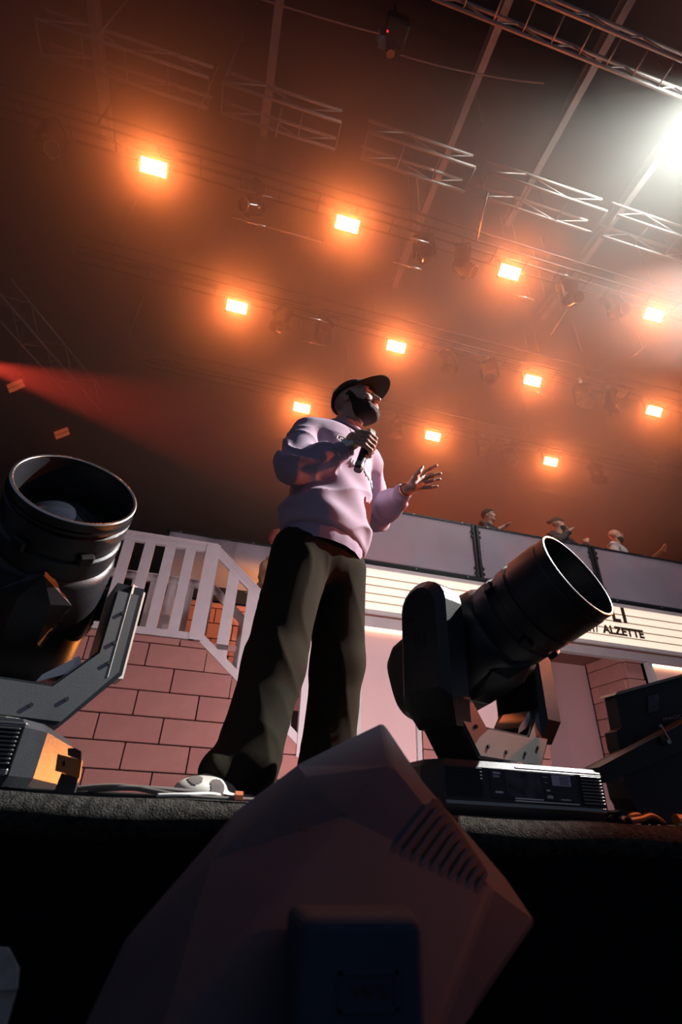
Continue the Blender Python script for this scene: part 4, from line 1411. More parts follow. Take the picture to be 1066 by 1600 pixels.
def sweater_fun(p):
    d, r, l, t, a, b = sweater_base(p)
    n1 = vnoise(p, 9.0, 1)
    n2 = vnoise(p, 5.0, 2)
    # folds: across the sleeves, fanning at the elbow
    vr = (p - A3(REL)) @ A3(Vector((0.35, -0.1, 0.93)))
    r = r - 0.013 * (1 - np.abs(np.sin(vr * 40 + 3.2 * n1 + 2.5 * n2))) ** 1.5 * np.clip(1.4 - np.abs(vr) / 0.22, 0, 1) + 0.005 * n1 + 0.004
    vl = (p - A3(LEL)) @ A3((LWR - LEL).normalized())
    l = l - 0.011 * (1 - np.abs(np.sin(vl * 42 + 3 * n1))) ** 1.5 + 0.004 * n1 + 0.003
    # the bodice: drape lines and a soft blouse above the hem
    fade = np.clip((t - 0.02) / 0.14, 0, 1)
    d = d + fade * (0.006 * np.sin(t * 17 + a * 26 + 2.5 * n2) * np.clip(1 - t, 0.15, 1) + 0.005 * n2) - 0.008 * np.exp(-((t - 0.15) / 0.07) ** 2)
    d = d - fade * 0.011 * (1 - np.abs(np.sin(t * 7.5 - a * 9 + 1.6 * n2))) ** 2.2 * np.clip(0.75 - t, 0, 0.5) * 2
    d = smin(d, r, 0.022)
    d = smin(d, l, 0.022)
    return smax(d, -cone(p, NB - UT * 0.03 + FT * 0.01, NB + UT * 0.12, 0.066, 0.082), 0.012)


def pants_fun(p):
    t, a, b = torso_frame(p)
    d = ell(p, PEL - UT * 0.03, (0.165, 0.135, 0.15), (LT, FT, UT))
    d = smax(d, p[:, 2] - 0.925, 0.01)
    r = chain(p, [HIPR - UT * 0.02, KNR, ANR + UT * 0.01], [0.112, 0.096, 0.092], 0.04)
    fl = A3((-0.70, -0.62, 0))
    r = smin(r, cone(p, ANR + Vector((-0.005, 0.0, 0.0)), ANR + Vector((-0.075, -0.045, -0.020)), 0.080, 0.052), 0.03)
    l = chain(p, [HIPL - UT * 0.02, KNL, ANL + UT * 0.01], [0.110, 0.094, 0.090], 0.04)
    l = smin(l, cone(p, ANL, ANL + Vector((0.05, -0.06, -0.02)), 0.078, 0.055), 0.03)
    n1 = vnoise(p, 8.0, 5)
    n2 = vnoise(p, 4.0, 6)
    z = p[:, 2]
    low = np.clip((0.34 - z) / 0.25, 0, 1)
    r = r + -0.005 * low * (1 - np.abs(np.sin(z * 26 + 14 * p[:, 0] + 2.5 * n1))) ** 1.5 - 0.004 * (1 - np.abs(np.sin(z * 9 + 26 * p[:, 0] + 2.5 * n2))) ** 2 + 0.003 * n1
    l = l + -0.005 * low * (1 - np.abs(np.sin(z * 26 - 14 * p[:, 0] + 2.5 * n1))) ** 1.5 - 0.004 * (1 - np.abs(np.sin(z * 9 + 26 * p[:, 0] + 2.5 * n2))) ** 2 + 0.003 * n1
    # pressed front crease
    d = smin(d, r, 0.035)
    d = smin(d, l, 0.035)
    # keep the legs apart below the crotch
    d = smax(d, 0.018 - z + 0 * d, 0.01)
    return d


def bbox(pts, m):
    P = np.array([tuple(q) for q in pts])
    return P.min(0) - m, P.max(0) + m


lo, hi = bbox([HC, NB, RTs, LTs, REL, LEL, PEL, ANR, ANL, KNR, KNL] + sum(fing_l, []) + sum(fing_r, []) + thumb_l, 0.13)
hi[2] = 1.86
lo[2] = 0.05
me = polygonize(body_fun, lo, hi, 0.0034, 'person')
man = part('person', me, M_SKIN)
tag(man, 'man in lilac sweatshirt and dark trousers singing into a microphone', 'person')

lo, hi = bbox([RTs, LTs, REL, LEL, RWR, LWR, PEL, CHT], 0.20)
sweat = part('sweatshirt', polygonize(sweater_fun, lo, hi, 0.0055, 'sweatshirt'), M_SWEAT, man)
lo, hi = bbox([PEL, HIPR, HIPL, ANR, ANL], 0.19)
lo[2] = 0.0
trousers = part('trousers', polygonize(pants_fun, lo, hi, 0.0062, 'trousers'), M_PANTS, man)

# hem band, cuffs, collar
ns = 72


def band(t0, t1, grow, n=6):
    vs, fs = [], []
    ax = (CHT - PEL)
    for j in range(n + 1):
        t = t0 + (t1 - t0) * j / n
        bulge = 0.004 * math.sin(PI * j / n)
        for k in range(ns):
            an = 2 * PI * k / ns
            w, e = 0.184 + grow + bulge, 0.140 + grow + bulge
            rib = 0.0012 * math.cos(an * 90)
            vs.append(PEL + ax * t + LT * ((w + rib) * math.cos(an)) + FT * ((e + rib) * math.sin(an) + 0.012))
    for j in range(n):
        for k in range(ns):
            k2 = (k + 1) % ns
            fs.append((j * ns + k, j * ns + k2, (j + 1) * ns + k2, (j + 1) * ns + k))
    return MB().add(vs, fs)


part('hem_band', band(-0.070, 0.050, 0.002), M_COLLAR, sweat, smooth=True)
dr = (RWR - REL).normalized()
part('cuff', MB().tube([RWR - dr * 0.075, RWR - dr * 0.070, RWR - dr * 0.035, RWR - dr * 0.004, RWR + dr * 0.001], [0.040, 0.043, 0.042, 0.037, 0.032], 28), M_COLLAR, sweat, smooth=True)
dl = (LWR - LEL).normalized()
part('cuff', MB().tube([LWR - dl * 0.07, LWR - dl * 0.06, LWR - dl * 0.03, LWR - dl * 0.002, LWR + dl * 0.003], [0.042, 0.045, 0.043, 0.037, 0.031], 28), M_COLLAR, sweat, smooth=True)
vs, fs = [], []
nn, mm = 48, 10
for k in range(nn):
    an = 2 * PI * k / nn
    c = NB + UT * (0.020 - 0.028 * math.cos(an)) + FT * (0.074 * math.cos(an) + 0.012) + LT * (0.083 * math.sin(an))
    rad = (FT * math.cos(an) + LT * math.sin(an))
    for j in range(mm):
        b_ = 2 * PI * j / mm
        vs.append(c + rad * (0.010 * math.cos(b_)) + (UT * 1.0 - rad * 0.5) * (0.020 * math.sin(b_)))
for k in range(nn):
    for j in range(mm):
        fs.append((k * mm + j, ((k + 1) % nn) * mm + j, ((k + 1) % nn) * mm + (j + 1) % mm, k * mm + (j + 1) % mm))
part('collar', MB().add(vs, fs), M_COLLAR, sweat, smooth=True)

# white chest print, thin raised strokes laid on the cloth
from mathutils.bvhtree import BVHTree


def chest_fun(p):
    d, r, l, t, a, b = sweater_base(p)
    n2 = vnoise(p, 5.0, 2)
    return d + 0.006 * np.sin(t * 17 + a * 26 + 2.5 * n2) * np.clip(1 - t, 0.15, 1) + 0.005 * n2 - 0.010 * np.exp(-((t - 0.13) / 0.08) ** 2)


lo, hi = bbox([PEL, CHT, RTs, LTs], 0.2)
tmp = polygonize(chest_fun, lo, hi, 0.010, 'chest')
bvh = BVHTree.FromPolygons([v.co[:] for v in tmp.vertices], [tuple(p_.vertices) for p_ in tmp.polygons])
bpy.data.meshes.remove(tmp)
M_PRINT = mat('white_embroidery', (0.78, 0.72, 0.76), 0.8, vary=0.05)


def on_chest(u, v):
    """u to the man's left, v up, metres from the middle of the chest"""
    o = PEL + (CHT - PEL) * 0.62 + LT * u + UT * v + FT * 0.4
    h_ = bvh.ray_cast(o, -FT)
    return (h_[0] + FT * 0.001) if h_[0] is not None else None


def stroke(path, r=0.0035):
    pts = [on_chest(u, v) for u, v in path]
    pts = [q for q in pts if q is not None and (q - (PEL + (CHT - PEL) * 0.62)).dot(FT) > 0.09]
    for i in range(1, len(pts)):
        if (pts[i] - pts[i - 1]).length > 0.03:
            pts = pts[:i]
            break
    if len(pts) > 1:
        part('print_stroke', MB().tube(spline(pts, 3), r, 6), M_PRINT, sweat, smooth=True)


for i in range(8):
    u0 = -0.105 + i * 0.029
    v0 = -0.022 - 0.0 * u0
    hh = 0.046 if i in (0, 3, 6) else 0.030
    stroke([(u0 + x * 0.030, v0 + y * hh) for x, y in ((0, 0.2), (0.25, 0.9), (0.5, 1.0), (0.45, 0.4), (0.35, 0.0), (0.7, 0.1), (0.95, 0.75), (1.05, 0.3))], 0.0055)
stroke([(-0.11 + 0.019 * math.cos(q), 0.095 + 0.017 * math.sin(q)) for q in [2 * PI * i / 14 for i in range(15)]], 0.0045)
stroke([(-0.116, 0.089), (-0.114, 0.101), (-0.106, 0.101), (-0.108, 0.094), (-0.103, 0.088)], 0.003)
stroke([(0.08, -0.030), (0.05, -0.044), (-0.05, -0.044), (-0.11, -0.032)], 0.0032)

# beard


def beard_fun(p):
    q = head_local(p, HC, HF)
    thick = np.interp(q[:, 0], [0.0, 0.05, 0.08, 0.12], [0.007, 0.010, 0.006, 0.004]).astype(np.float32)
    d = head_sdf(p, HC, HF) - thick - 0.0022 * vnoise(p, 120.0, 3)
    f, a, u = q[:, 0], np.abs(q[:, 1]), q[:, 2]
    top = np.interp(f, [-0.02, 0.010, 0.026, 0.042, 0.065, 0.085, 0.12], [0.02, 0.018, -0.006, -0.042, -0.058, -0.053, -0.050]).astype(np.float32)
    reg = smax(u - top, -0.125 - u, 0.006)
    reg = smax(reg, 0.004 - f, 0.006)
    d = smax(d, reg, 0.006)
    # chin length
    d = smin(d, smax(ell(q, (0.066, 0, -0.112), (0.040, 0.042, 0.034)), reg - 0.02, 0.01), 0.02)
    # mouth opening
    d = smax(d, -ell(q, (0.112, 0, -0.067), (0.040, 0.034, 0.0135)), 0.003)
    return d


lo, hi = bbox([HC], 0.17)
part('beard', polygonize(beard_fun, lo, hi, 0.003, 'beard'), M_HAIR, man)


def brow_fun(p):
    q = head_local(p, HC, HF)
    qm = np.stack([q[:, 0], np.abs(q[:, 1]), q[:, 2]], 1)
    return smax(head_sdf(p, HC, HF) - 0.0025, chain(qm, [(0.092, 0.014, 0.020), (0.090, 0.032, 0.026), (0.074, 0.050, 0.020)], [0.006, 0.006, 0.004], 0.003), 0.002)


part('eyebrows', polygonize(brow_fun, lo, hi, 0.003, 'eyebrows'), M_HAIR, man)
# eyes and lips: second and third material of the body mesh
M_EYE = mat('eye', (0.20, 0.16, 0.14), 0.2, vary=0.1)
M_LIP_ = mat('lips', (0.50, 0.19, 0.16), 0.45)
man.data.materials.append(M_EYE)
man.data.materials.append(M_LIP_)
npol = len(man.data.polygons)
cen = np.zeros(npol * 3, dtype=np.float32)
man.data.polygons.foreach_get('center', cen)
qq = head_local(cen.reshape(-1, 3), HC, HF)
mi = np.zeros(npol, dtype=np.int32)
qm = np.stack([qq[:, 0], np.abs(qq[:, 1]), qq[:, 2]], 1)
mi[(np.abs(qm[:, 1] - 0.031) < 0.0105) & (np.abs(qm[:, 2] + 0.002) < 0.0045) & (qm[:, 0] > 0.07)] = 1
mi[(qm[:, 1] < 0.020) & (np.abs(qm[:, 2] + 0.067) < 0.0125) & (qm[:, 0] > 0.088)] = 2
man.data.polygons.foreach_set('material_index', mi)


# cap
def hp_(f, l, u):
    return HC + HF[0] * f + HF[1] * l + HF[2] * u


def cap_fun(p):
    q = head_local(p, HC, HF)
    d = ell(q, (-0.012, 0, 0.037), (0.113, 0.091, 0.101))
    d = smax(d, (0.040 + 0.16 * q[:, 0]) - q[:, 2], 0.004)
    # the hole at the back and hollow inside
    d = smax(d, -ell(q, (-0.012, 0, 0.030), (0.105, 0.083, 0.092)), 0.003)
    return d


lo, hi = bbox([HC], 0.18)
cap = part('cap', polygonize(cap_fun, lo, hi, 0.0034, 'cap'), M_CAP, man)
cap['label'] = 'dark baseball cap'
vs, fs = [], []
nu, nv = 28, 10
for side in (0, 1):
    for i in range(nu + 1):
        an = -1.28 + 2.56 * i / nu
        for j in range(nv + 1):
            r_ = j / nv
            f0, l0 = -0.012 + 0.108 * math.cos(an), 0.086 * math.sin(an)
            reach = 0.088 * max(0.0, math.cos(an * 0.98)) ** 0.55
            f1, l1 = f0 + reach * r_, l0 * (1 + 0.05 * r_)
            u_ = 0.054 + 0.10 * (f0 - 0.0) * 0.6 - 0.0 * r_ + 0.012 * r_ - 3.2 * l1 * l1 - 0.0035 * side
            vs.append(hp_(f1, l1, u_))
o_ = (nu + 1) * (nv + 1)
for i in range(nu):
    for j in range(nv):
        a_ = i * (nv + 1) + j
        fs.append((a_, a_ + 1, a_ + nv + 2, a_ + nv + 1))
        fs.append((o_ + a_, o_ + a_ + nv + 1, o_ + a_ + nv + 2, o_ + a_ + 1))
for i in range(nu):
    a_ = i * (nv + 1) + nv
    fs.append((a_, o_ + a_, o_ + a_ + nv + 1, a_ + nv + 1))
part('brim', MB().add(vs, fs), M_CAP, cap, smooth=True)
part('button', MB().tube([hp_(-0.012, 0, 0.136), hp_(-0.012, 0, 0.143)], 0.008, 12), M_CAP, cap)
part('strap', MB().tube(spline([hp_(-0.100, -0.055, 0.022), hp_(-0.117, -0.02, 0.016), hp_(-0.117, 0.02, 0.016), hp_(-0.100, 0.055, 0.022)], 4), 0.006, 8), M_CAP, cap, smooth=True)
# pale stitched lettering on the side of the cap
for i in range(6):
    an = -1.9 - i * 0.085
    a0 = hp_(-0.012 + 0.114 * math.cos(an), 0.0925 * math.sin(an), 0.055)
    a1_ = hp_(-0.012 + 0.112 * math.cos(an), 0.0905 * math.sin(an), 0.070)
    part('stitching', MB().tube([a0, a1_], 0.0022, 6), M_WHITE, cap)
# earpiece, necklace, watch, bracelet
part('earpiece', MB().tube([hp_(-0.002, -0.080, -0.004), hp_(0.000, -0.0885, -0.003), hp_(0.001, -0.091, -0.002)], [0.008, 0.0085, 0.006], 12), M_BLACKG, man, smooth=True)
neck_pts = [NB + UT * 0.045 - LT * 0.055 + FT * 0.055, NB + UT * 0.01 - LT * 0.050 + FT * 0.092, NB - UT * 0.04 - LT * 0.038 + FT * 0.122, NB - UT * 0.09 - LT * 0.02 + FT * 0.155]
part('necklace', MB().tube(spline(neck_pts, 4), 0.0022, 6), mat('dark_cord', (0.2, 0.09, 0.07), 0.6), man, smooth=True)
wq = dr.orthogonal().normalized()
wt = part('watch_strap', MB().tube([RWR + dr * 0.003, RWR + dr * 0.006, RWR + dr * 0.022, RWR + dr * 0.025], [0.026, 0.0315, 0.0315, 0.026], 24), M_GREYM, man, smooth=True, angle=50)
wn = (UPV * 0.8 - RGT * 0.1 - FWD * 0.75)
wn = (wn - dr * wn.dot(dr)).normalized()
ws = dr.cross(wn)
part('watch_face', MB().hull([RWR + dr * (0.014 + x) + wn * (0.030 + z) + ws * y for x in (-0.018, 0.018) for y in (-0.020, 0.020) for z in (0, 0.009)]), M_WHITE, wt)
part('bracelet', MB().tube([LWR + dl * 0.012, LWR + dl * 0.017], 0.031, 20), mat('red_thread', (0.5, 0.1, 0.05), 0.7), man, smooth=True)


# shoes
def shoe(an, d2, nm):
    d2 = Vector(d2).normalized()
    s2 = Vector((-d2.y, d2.x, 0))
    c = Vector((an.x, an.y, 0)) + d2 * 0.02
    fr = (d2, s2, Vector((0, 0, 1)))

    def fun(p):
        q = head_local(p, c, fr)
        d = ell(q, (0.115, 0, 0.030), (0.085, 0.046, 0.036))
        d = smin(d, cone(q, (-0.05, 0, 0.052), (0.09, 0, 0.036), 0.040, 0.036), 0.03)
        d = smin(d, cone(q, (-0.03, 0, 0.075), (0.02, 0, 0.090), 0.040, 0.038), 0.03)
        sole = smax(ell(q, (0.05, 0, 0.015), (0.150, 0.056, 0.060)), np.abs(q[:, 2] - 0.017) - 0.014, 0.006)
        d = smin(d, sole, 0.006)
        return smax(d, 0.0015 - q[:, 2], 0.003)
    lo, hi = bbox([c + d2 * 0.05], 0.19)
    lo[2], hi[2] = -0.01, 0.14
    o = part(nm, polygonize(fun, lo, hi, 0.004, nm), M_SHOE, man)
    me = o.data
    for (x, y, z, r_) in ((0.075, -0.020, 0.080, 0.022), (0.075, 0.026, 0.078, 0.020), (0.150, -0.030, 0.045, 0.022), (0.165, 0.020, 0.050, 0.018), (0.02, -0.045, 0.060, 0.024), (0.105, 0.046, 0.040, 0.020)):
        cc = c + d2 * x + s2 * y + Vector((0, 0, z))
        sel = [p_ for p_ in me.polygons if (p_.center - cc).length < r_ * (1 + 0.25 * math.sin(40 * p_.center.x + 55 * p_.center.y))]
        if len(sel) < 6:
            continue
        ids = sorted({v for p_ in sel for v in p_.vertices})
        mp_ = {v: i for i, v in enumerate(ids)}
        part('suede_patch', MB().add([me.vertices[v].co + me.vertices[v].normal * 0.0018 for v in ids], [tuple(mp_[v] for v in p_.vertices) for p_ in sel]), M_SHOEP, o, smooth=True)
    return o


shoe(ANR, (-0.80, -0.60, 0), 'shoe')
shoe(ANL, (0.55, -0.83, 0), 'shoe')

# microphone, held
t = thing('microphone', 'black wireless microphone with mesh head held in the right hand', 'microphone', MBt)
ml = (MT - MBt).length
rot = MAX.to_track_quat('Z', 'Y').to_matrix().to_4x4()
mm_ = Matrix.Translation(MBt) @ rot
part('handle', MB().lathe([(0.0, 0.001), (0.0, 0.0165), (0.006, 0.0178), (0.012, 0.0178), (0.013, 0.0165), (0.05, 0.0175), (ml * 0.55, 0.0185), (ml * 0.72, 0.0205), (ml * 0.74, 0.001)], 28).xf(mm_), M_BLACKP, t, smooth=True, angle=40)
part('base_ring', MB().lathe([(0.012, 0.0165), (0.013, 0.0190), (0.034, 0.0190), (0.035, 0.0165)], 28).xf(mm_), M_GREYM, t, smooth=True, angle=40)
part('collar_ring', MB().lathe([(ml * 0.735, 0.018), (ml * 0.745, 0.0245), (ml * 0.785, 0.0245), (ml * 0.795, 0.02)], 28).xf(mm_), M_BLACKG, t, smooth=True, angle=40)
hpf = [(ml * 0.79, 0.0235)] + [(ml * 0.79 + 0.046 * math.sin(q), 0.0255 * math.cos(q) ** 0.7 if q < 1.5 else 0.0005) for q in [i * PI / 20 for i in range(1, 11)]]
part('mesh_head', MB().lathe(hpf, 28).xf(mm_), mat('mesh_grey', (0.16, 0.16, 0.15), 0.45, 0.7, vary=0.7, scale=300, bump=1.0, bscale=500), t, smooth=True)

# ================================================================== the band on the upper deck and the person on the stairs
def band_person(label, head, ground, az, head_az, pitch, rarm, larm, shirt, legs, hair=None, hat=None, beard=False, hh=0.013, sleeve=0.6, lean=0.0, sit=False):
    head = Vector(head)
    s = 1.0 if sit else max(0.9, min(1.12, (head.z - ground) / 1.62))
    F_, L_, U_ = frame(az)
    hf = frame(head_az, pitch)
    nb = head - U_ * 0.19 * s - F_ * (0.02 + lean)
    sh = nb - U_ * 0.07 * s
    pel = Vector((nb.x, nb.y, nb.z - 0.57 * s)) - F_ * lean * 2
    RS, LS = sh - L_ * 0.18 * s, sh + L_ * 0.18 * s

    def loc(S, v):
        return S + (F_ * v[0] + L_ * v[1] + U_ * v[2]) * s
    re, rh = loc(RS, rarm[0]), loc(RS, rarm[1])
    le, lh = loc(LS, larm[0]), loc(LS, larm[1])
    if sit:
        kn = [pel + F_ * 0.42 - L_ * 0.12, pel + F_ * 0.42 + L_ * 0.12]
        an = [Vector((k.x, k.y, ground + 0.08)) for k in kn]
    else:
        an = [Vector((pel.x, pel.y, ground + 0.08)) + L_ * q for q in (-0.12, 0.12)]
        kn = [(pel + a_) / 2 + F_ * 0.03 for a_ in an]
        kn = [k + L_ * q for k, q in zip(kn, (-0.04, 0.04))]
    hips = [pel - L_ * 0.09, pel + L_ * 0.09]

    def hand(p, e, h):
        d = (h - e).normalized()
        sd = d.cross(U_)
        sd = sd.normalized() if sd.length > 0.1 else L_
        r = cone(p, h, h + d * 0.07 * s, 0.032 * s, 0.03 * s)
        for i, q in enumerate((-0.03, -0.01, 0.01, 0.03)):
            b_ = h + d * 0.08 * s + sd * q * s
            r = smin(r, cone(p, b_, b_ + d * (0.075 - 0.008 * abs(i - 1)) * s + sd * q * 0.5 * s, 0.0115 * s, 0.009 * s), 0.006)
        return smin(r, cone(p, h + d * 0.03 * s + sd * 0.02, h + d * 0.08 * s + sd * 0.06 * s, 0.015 * s, 0.011 * s), 0.008)

    def skin(p):
        d = head_sdf(p, head, hf, s)
        d = smin(d, cone(p, head - U_ * 0.06, nb - U_ * 0.03, 0.056 * s, 0.062 * s), 0.03)
        d = smin(d, cone(p, sh - U_ * 0.06, pel, 0.10 * s, 0.10 * s), 0.05)
        d = smin(d, chain(p, [RS, re, rh], [0.052 * s, 0.042 * s, 0.03 * s], 0.02), 0.03)
        d = smin(d, chain(p, [LS, le, lh], [0.052 * s, 0.042 * s, 0.03 * s], 0.02), 0.03)
        for i in (0, 1):
            d = smin(d, chain(p, [hips[i], kn[i], an[i]], [0.075 * s, 0.055 * s, 0.04 * s], 0.03), 0.03)
        d = smin(d, hand(p, re, rh), 0.01)
        return smin(d, hand(p, le, lh), 0.01)

    def cloth(p):
        d = chain(p, [nb - U_ * 0.17 * s, pel + U_ * 0.02], [0.150 * s, 0.150 * s], 0.05)
        d = smin(d, cone(p, RS, LS, 0.078 * s, 0.078 * s), 0.06)
        d = smin(d, chain(p, [RS, re, re + (rh - re) * sleeve], [0.074 * s, 0.062 * s, 0.050 * s], 0.02) if sleeve > 0 else cone(p, RS, re, 0.078 * s, 0.068 * s), 0.03)
        d = smin(d, chain(p, [LS, le, le + (lh - le) * sleeve], [0.074 * s, 0.062 * s, 0.050 * s], 0.02) if sleeve > 0 else cone(p, LS, le, 0.078 * s, 0.068 * s), 0.03)
        n = vnoise(p, 7.0, 4)
        d = d + 0.010 * np.sin(p[:, 2] * 34 + 5 * n + 12 * p[:, 0]) + 0.006 * n
        return smax(d, -cone(p, nb - U_ * 0.02, nb + U_ * 0.15, 0.066 * s, 0.075 * s), 0.01)

    def pants(p):
        d = ell(p, pel - U_ * 0.02, (0.16 * s, 0.19 * s, 0.15 * s), (F_, L_, U_))
        for i in (0, 1):
            d = smin(d, chain(p, [hips[i], kn[i], an[i]], [0.10 * s, 0.085 * s, 0.075 * s], 0.03), 0.03)
        return d + 0.005 * vnoise(p, 8.0, 9)

    pts = [head, nb, RS, LS, re, rh, le, lh, pel] + an + kn
    lo, hi = bbox(pts, 0.2)
    lo[2] = ground + 0.001
    o = part('person', polygonize(skin, lo, hi, hh * 0.7, 'person'), M_SKIN)
    tag(o, label, 'person')
    lo, hi = bbox([RS, LS, re, rh, le, lh, pel, nb], 0.24)
    part('shirt', polygonize(cloth, lo, hi, hh, 'shirt'), shirt, o)
    lo, hi = bbox([pel] + an + kn, 0.24)
    lo[2] = ground + 0.04
    part('trousers', polygonize(pants, lo, hi, hh, 'trousers'), legs, o)
    lo, hi = bbox([head], 0.2)
    for i in (0, 1):
        part('shoe', MB().hull([an[i] + F_ * x + L_ * y + Vector((0, 0, z - 0.08)) for x, y, z in ((-0.09, -0.04, 0), (-0.09, 0.04, 0), (0.18, -0.045, 0), (0.18, 0.045, 0), (-0.08, -0.035, 0.09), (-0.08, 0.035, 0.09), (0.04, -0.035, 0.09), (0.04, 0.035, 0.09), (0.17, -0.03, 0.045), (0.17, 0.03, 0.045))]), M_BLACKP, o)
    if hair is not None:
        part('hair', polygonize(lambda p: smax(head_sdf(p, head, hf, s) - 0.016 - 0.004 * vnoise(p, 60.0, 2), (0.03 + 0.55 * head_local(p, head, hf)[:, 0]) - head_local(p, head, hf)[:, 2] - 0.02, 0.01), lo, hi, 0.008, 'hair'), hair, o)
    if hat is not None:
        def hatf(p):
            q = head_local(p, head, hf) / s
            d = smax(ell(q, (-0.012, 0, 0.037), (0.115, 0.093, 0.104)), 0.038 - q[:, 2], 0.004)
            return smin(d, smax(ell(q, (-0.06, 0, 0.045), (0.13, 0.075, 0.012)), q[:, 0] + 0.02, 0.01), 0.006) * s
        part('cap', polygonize(hatf, lo, hi, 0.008, 'cap'), hat, o)
    if beard:
        part('beard', polygonize(lambda p: smax(head_sdf(p, head, hf, s) - 0.010, smax(head_local(p, head, hf)[:, 2] + 0.045, 0.0 - head_local(p, head, hf)[:, 0], 0.01), 0.01), lo, hi, 0.008, 'beard'), M_HAIR, o)
    return o, dict(RS=RS, LS=LS, rh=rh, lh=lh, F=F_, L=L_, U=U_, s=s, head=head, hf=hf, pel=pel)


M_DARKT = mat('dark_jacket', (0.03, 0.025, 0.03), 0.8)
M_WHITET = mat('white_cotton', (0.62, 0.58, 0.60), 0.85)
M_BEIGE = mat('beige_jacket', (0.62, 0.40, 0.22), 0.8, bump=0.2)
M_RED = mat('dark_red_cloth', (0.22, 0.05, 0.04), 0.8)
M_WOOD = mat('guitar_wood', (0.45, 0.16, 0.07), 0.3, coat=0.5)
DK = 2.80

# dark-haired player, forearm up
band_person('dark-haired band member with raised forearm left of the others', W(764, 806, 6.3), DK, -60, -50, 0,
            [(0.12, -0.12, -0.26), (0.30, 0.06, -0.12)], [(0.20, 0.10, -0.10), (0.34, 0.30, -0.20)], M_DARKT, M_DARKT, hair=M_HAIR)
# singer in a dark jacket, one arm in the air
o, g = band_person('band singer in dark jacket and cap with one arm raised', W(872, 820, 6.25), DK, -75, -18, 0,
                   [(0.16, -0.10, -0.22), (0.17, 0.20, 0.06)], [(0.10, 0.30, -0.20), (0.06, 0.42, 0.06)], M_DARKT, M_DARKT, hat=M_CAP, sleeve=0.95, beard=True)
h_ = g['head'] + g['hf'][0] * 0.13 - g['hf'][2] * 0.07
t = thing('microphone', 'small microphone at the mouth of the band singer', 'microphone', h_)
part('handle', MB().tube([h_ + g['hf'][0] * 0.03, h_ + g['hf'][0] * 0.17 + Vector((0, 0, 0.0))], [0.017, 0.012], 12), M_GREYM, t, smooth=True)
part('mesh_head', MB().tube([h_ - g['hf'][0] * 0.012, h_ - g['hf'][0] * 0.004, h_ + g['hf'][0] * 0.02, h_ + g['hf'][0] * 0.034], [0.010, 0.022, 0.025, 0.018], 12), M_GREYM, t, smooth=True)
part('jacket_stripe', MB().tube([g['RS'] + g['F'] * 0.10 + g['L'] * 0.12 - g['U'] * 0.0, g['RS'] + g['F'] * 0.165 + g['L'] * 0.14 - g['U'] * 0.3], 0.014, 8), M_WHITET, o)
# guitarist in a white shirt
o, g = band_person('bald bearded guitarist in white shirt and glasses behind the glass', W(962, 838, 6.2), DK, -62, -30, 0,
                   [(0.06, -0.14, -0.27), (0.26, 0.06, -0.42)], [(0.14, 0.16, -0.26), (0.34, 0.36, -0.22)], M_WHITET, M_DARKT, beard=True, sleeve=0.0)
gl_ = MB()
for q in (-0.033, 0.033):
    c_ = g['head'] + g['hf'][0] * 0.104 + g['hf'][1] * q
    gl_.tube([c_ + (g['hf'][1] * math.cos(a) * 0.022 + g['hf'][2] * math.sin(a) * 0.018) for a in [2 * PI * i / 12 for i in range(13)]], 0.004, 6)
part('glasses', gl_, M_WHITE, o)
gc = g['rh'] + g['F'] * 0.05 + g['L'] * 0.06 - g['U'] * 0.02
gx = (W(1036, 857, 5.95) - gc).normalized()
gy = g['F'] - gx * g['F'].dot(gx)
gy.normalize()
gz = gx.cross(gy)
gm = Matrix((tuple(gx) + (0,), tuple(gz) + (0,), tuple(gy) + (0,), (0, 0, 0, 1))).transposed()
gm.translation = gc
t = thing('electric_guitar', 'electric guitar of the man in the white shirt, neck pointing right', 'guitar', gc)
out_ = [(-0.22, 0.02), (-0.20, 0.13), (-0.10, 0.17), (0.0, 0.12), (0.08, 0.15), (0.17, 0.13), (0.13, 0.05), (0.13, -0.05), (0.18, -0.12), (0.08, -0.15), (0.0, -0.11), (-0.10, -0.17), (-0.19, -0.13)]
part('body', MB().prism(out_, lambda u, v, k: gm @ Vector((u, v, -0.02 if k == 0 else 0.025))), M_WOOD, t)
part('pickguard', MB().prism([(-0.08, 0.02), (0.10, 0.04), (0.12, -0.06), (0.0, -0.10)], lambda u, v, k: gm @ Vector((u, v, 0.025 if k == 0 else 0.029))), M_WHITET, t)
gl2 = (W(1036, 857, 5.95) - gc).length
part('neck', MB().box((0.12, -0.024, 0.005), (gl2 - 0.05, 0.024, 0.032)).xf(gm), M_WOOD, t)
part('headstock', MB().prism([(gl2 - 0.06, -0.03), (gl2 + 0.10, -0.045), (gl2 + 0.12, 0.01), (gl2 - 0.06, 0.035)], lambda u, v, k: gm @ Vector((u, v, 0.005 if k == 0 else 0.025))), M_WOOD, t)
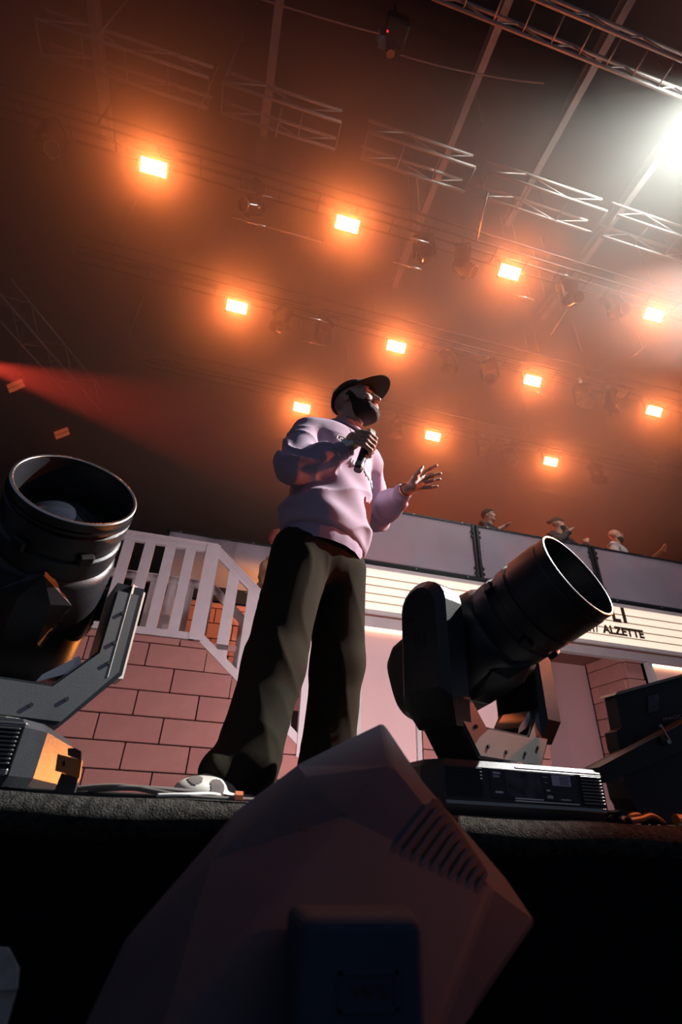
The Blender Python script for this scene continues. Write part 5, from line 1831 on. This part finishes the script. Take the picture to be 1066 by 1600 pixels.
for i in range(3):
    part('tuning_peg', MB().tube([gm @ Vector((gl2 + 0.03 * i, 0.03, 0.015)), gm @ Vector((gl2 + 0.03 * i, 0.065, 0.015))], 0.008, 8), M_STEEL, t)
# seated player seen low through the first pane
o, g = band_person('crouching band member in pale clothes low behind the first glass pane', W(655, 880, 6.5), DK, 160, 160, -15,
            [(0.15, -0.05, -0.12), (0.30, 0.05, -0.15)], [(0.15, 0.05, -0.12), (0.30, -0.02, -0.15)], M_WHITET, M_WHITET, hair=mat('pale_hood', (0.6, 0.5, 0.5), 0.9), sit=True, lean=0.03)
# dark seated figure at the right frame edge
band_person('band member in dark red clothes cut by the right frame edge', W(1064, 893, 6.2), DK, -120, -120, 0,
            [(0.20, -0.05, -0.20), (0.30, 0.20, -0.22)], [(0.18, 0.08, -0.22), (0.30, -0.08, -0.24)], M_RED, M_DARKT, hair=M_HAIR, sit=True)
# person on the stairs, mostly behind the singer
band_person('person in beige jacket and dark red hood on the stairs behind the man', W(436, 846, 5.5), 0.93, 15, 15, 0,
            [(-0.06, -0.10, -0.28), (0.02, -0.10, -0.52)], [(0.10, 0.10, -0.27), (0.30, 0.05, -0.30)], M_BEIGE, M_DARKT, hair=M_RED, sleeve=0.95)

# ================================================================== haze under the roof
hz = bpy.data.materials.new('stage_haze')
hz.use_nodes = True
nt = hz.node_tree
nt.nodes.clear()
out = nt.nodes.new('ShaderNodeOutputMaterial')
ad = nt.nodes.new('ShaderNodeAddShader')
for k_, (dens, g) in enumerate(((0.11, 0.86), (0.045, 0.1))):
    vsn = nt.nodes.new('ShaderNodeVolumeScatter')
    vsn.inputs['Color'].default_value = (1.0, 0.96, 0.92, 1)
    vsn.inputs['Density'].default_value = dens
    vsn.inputs['Anisotropy'].default_value = g
    nt.links.new(vsn.outputs[0], ad.inputs[k_])
nt.links.new(ad.outputs[0], out.inputs['Volume'])
h = part('haze', MB().box((-8.9, 1.95, 3.72), (12.9, 12.7, 10.35)).box((3.6, 0.7, 7.0), (10.5, 1.948, 10.35)), hz)
h['kind'] = 'stuff'
h['label'] = 'warm smoke haze hanging under the stage roof'
h['category'] = 'haze'
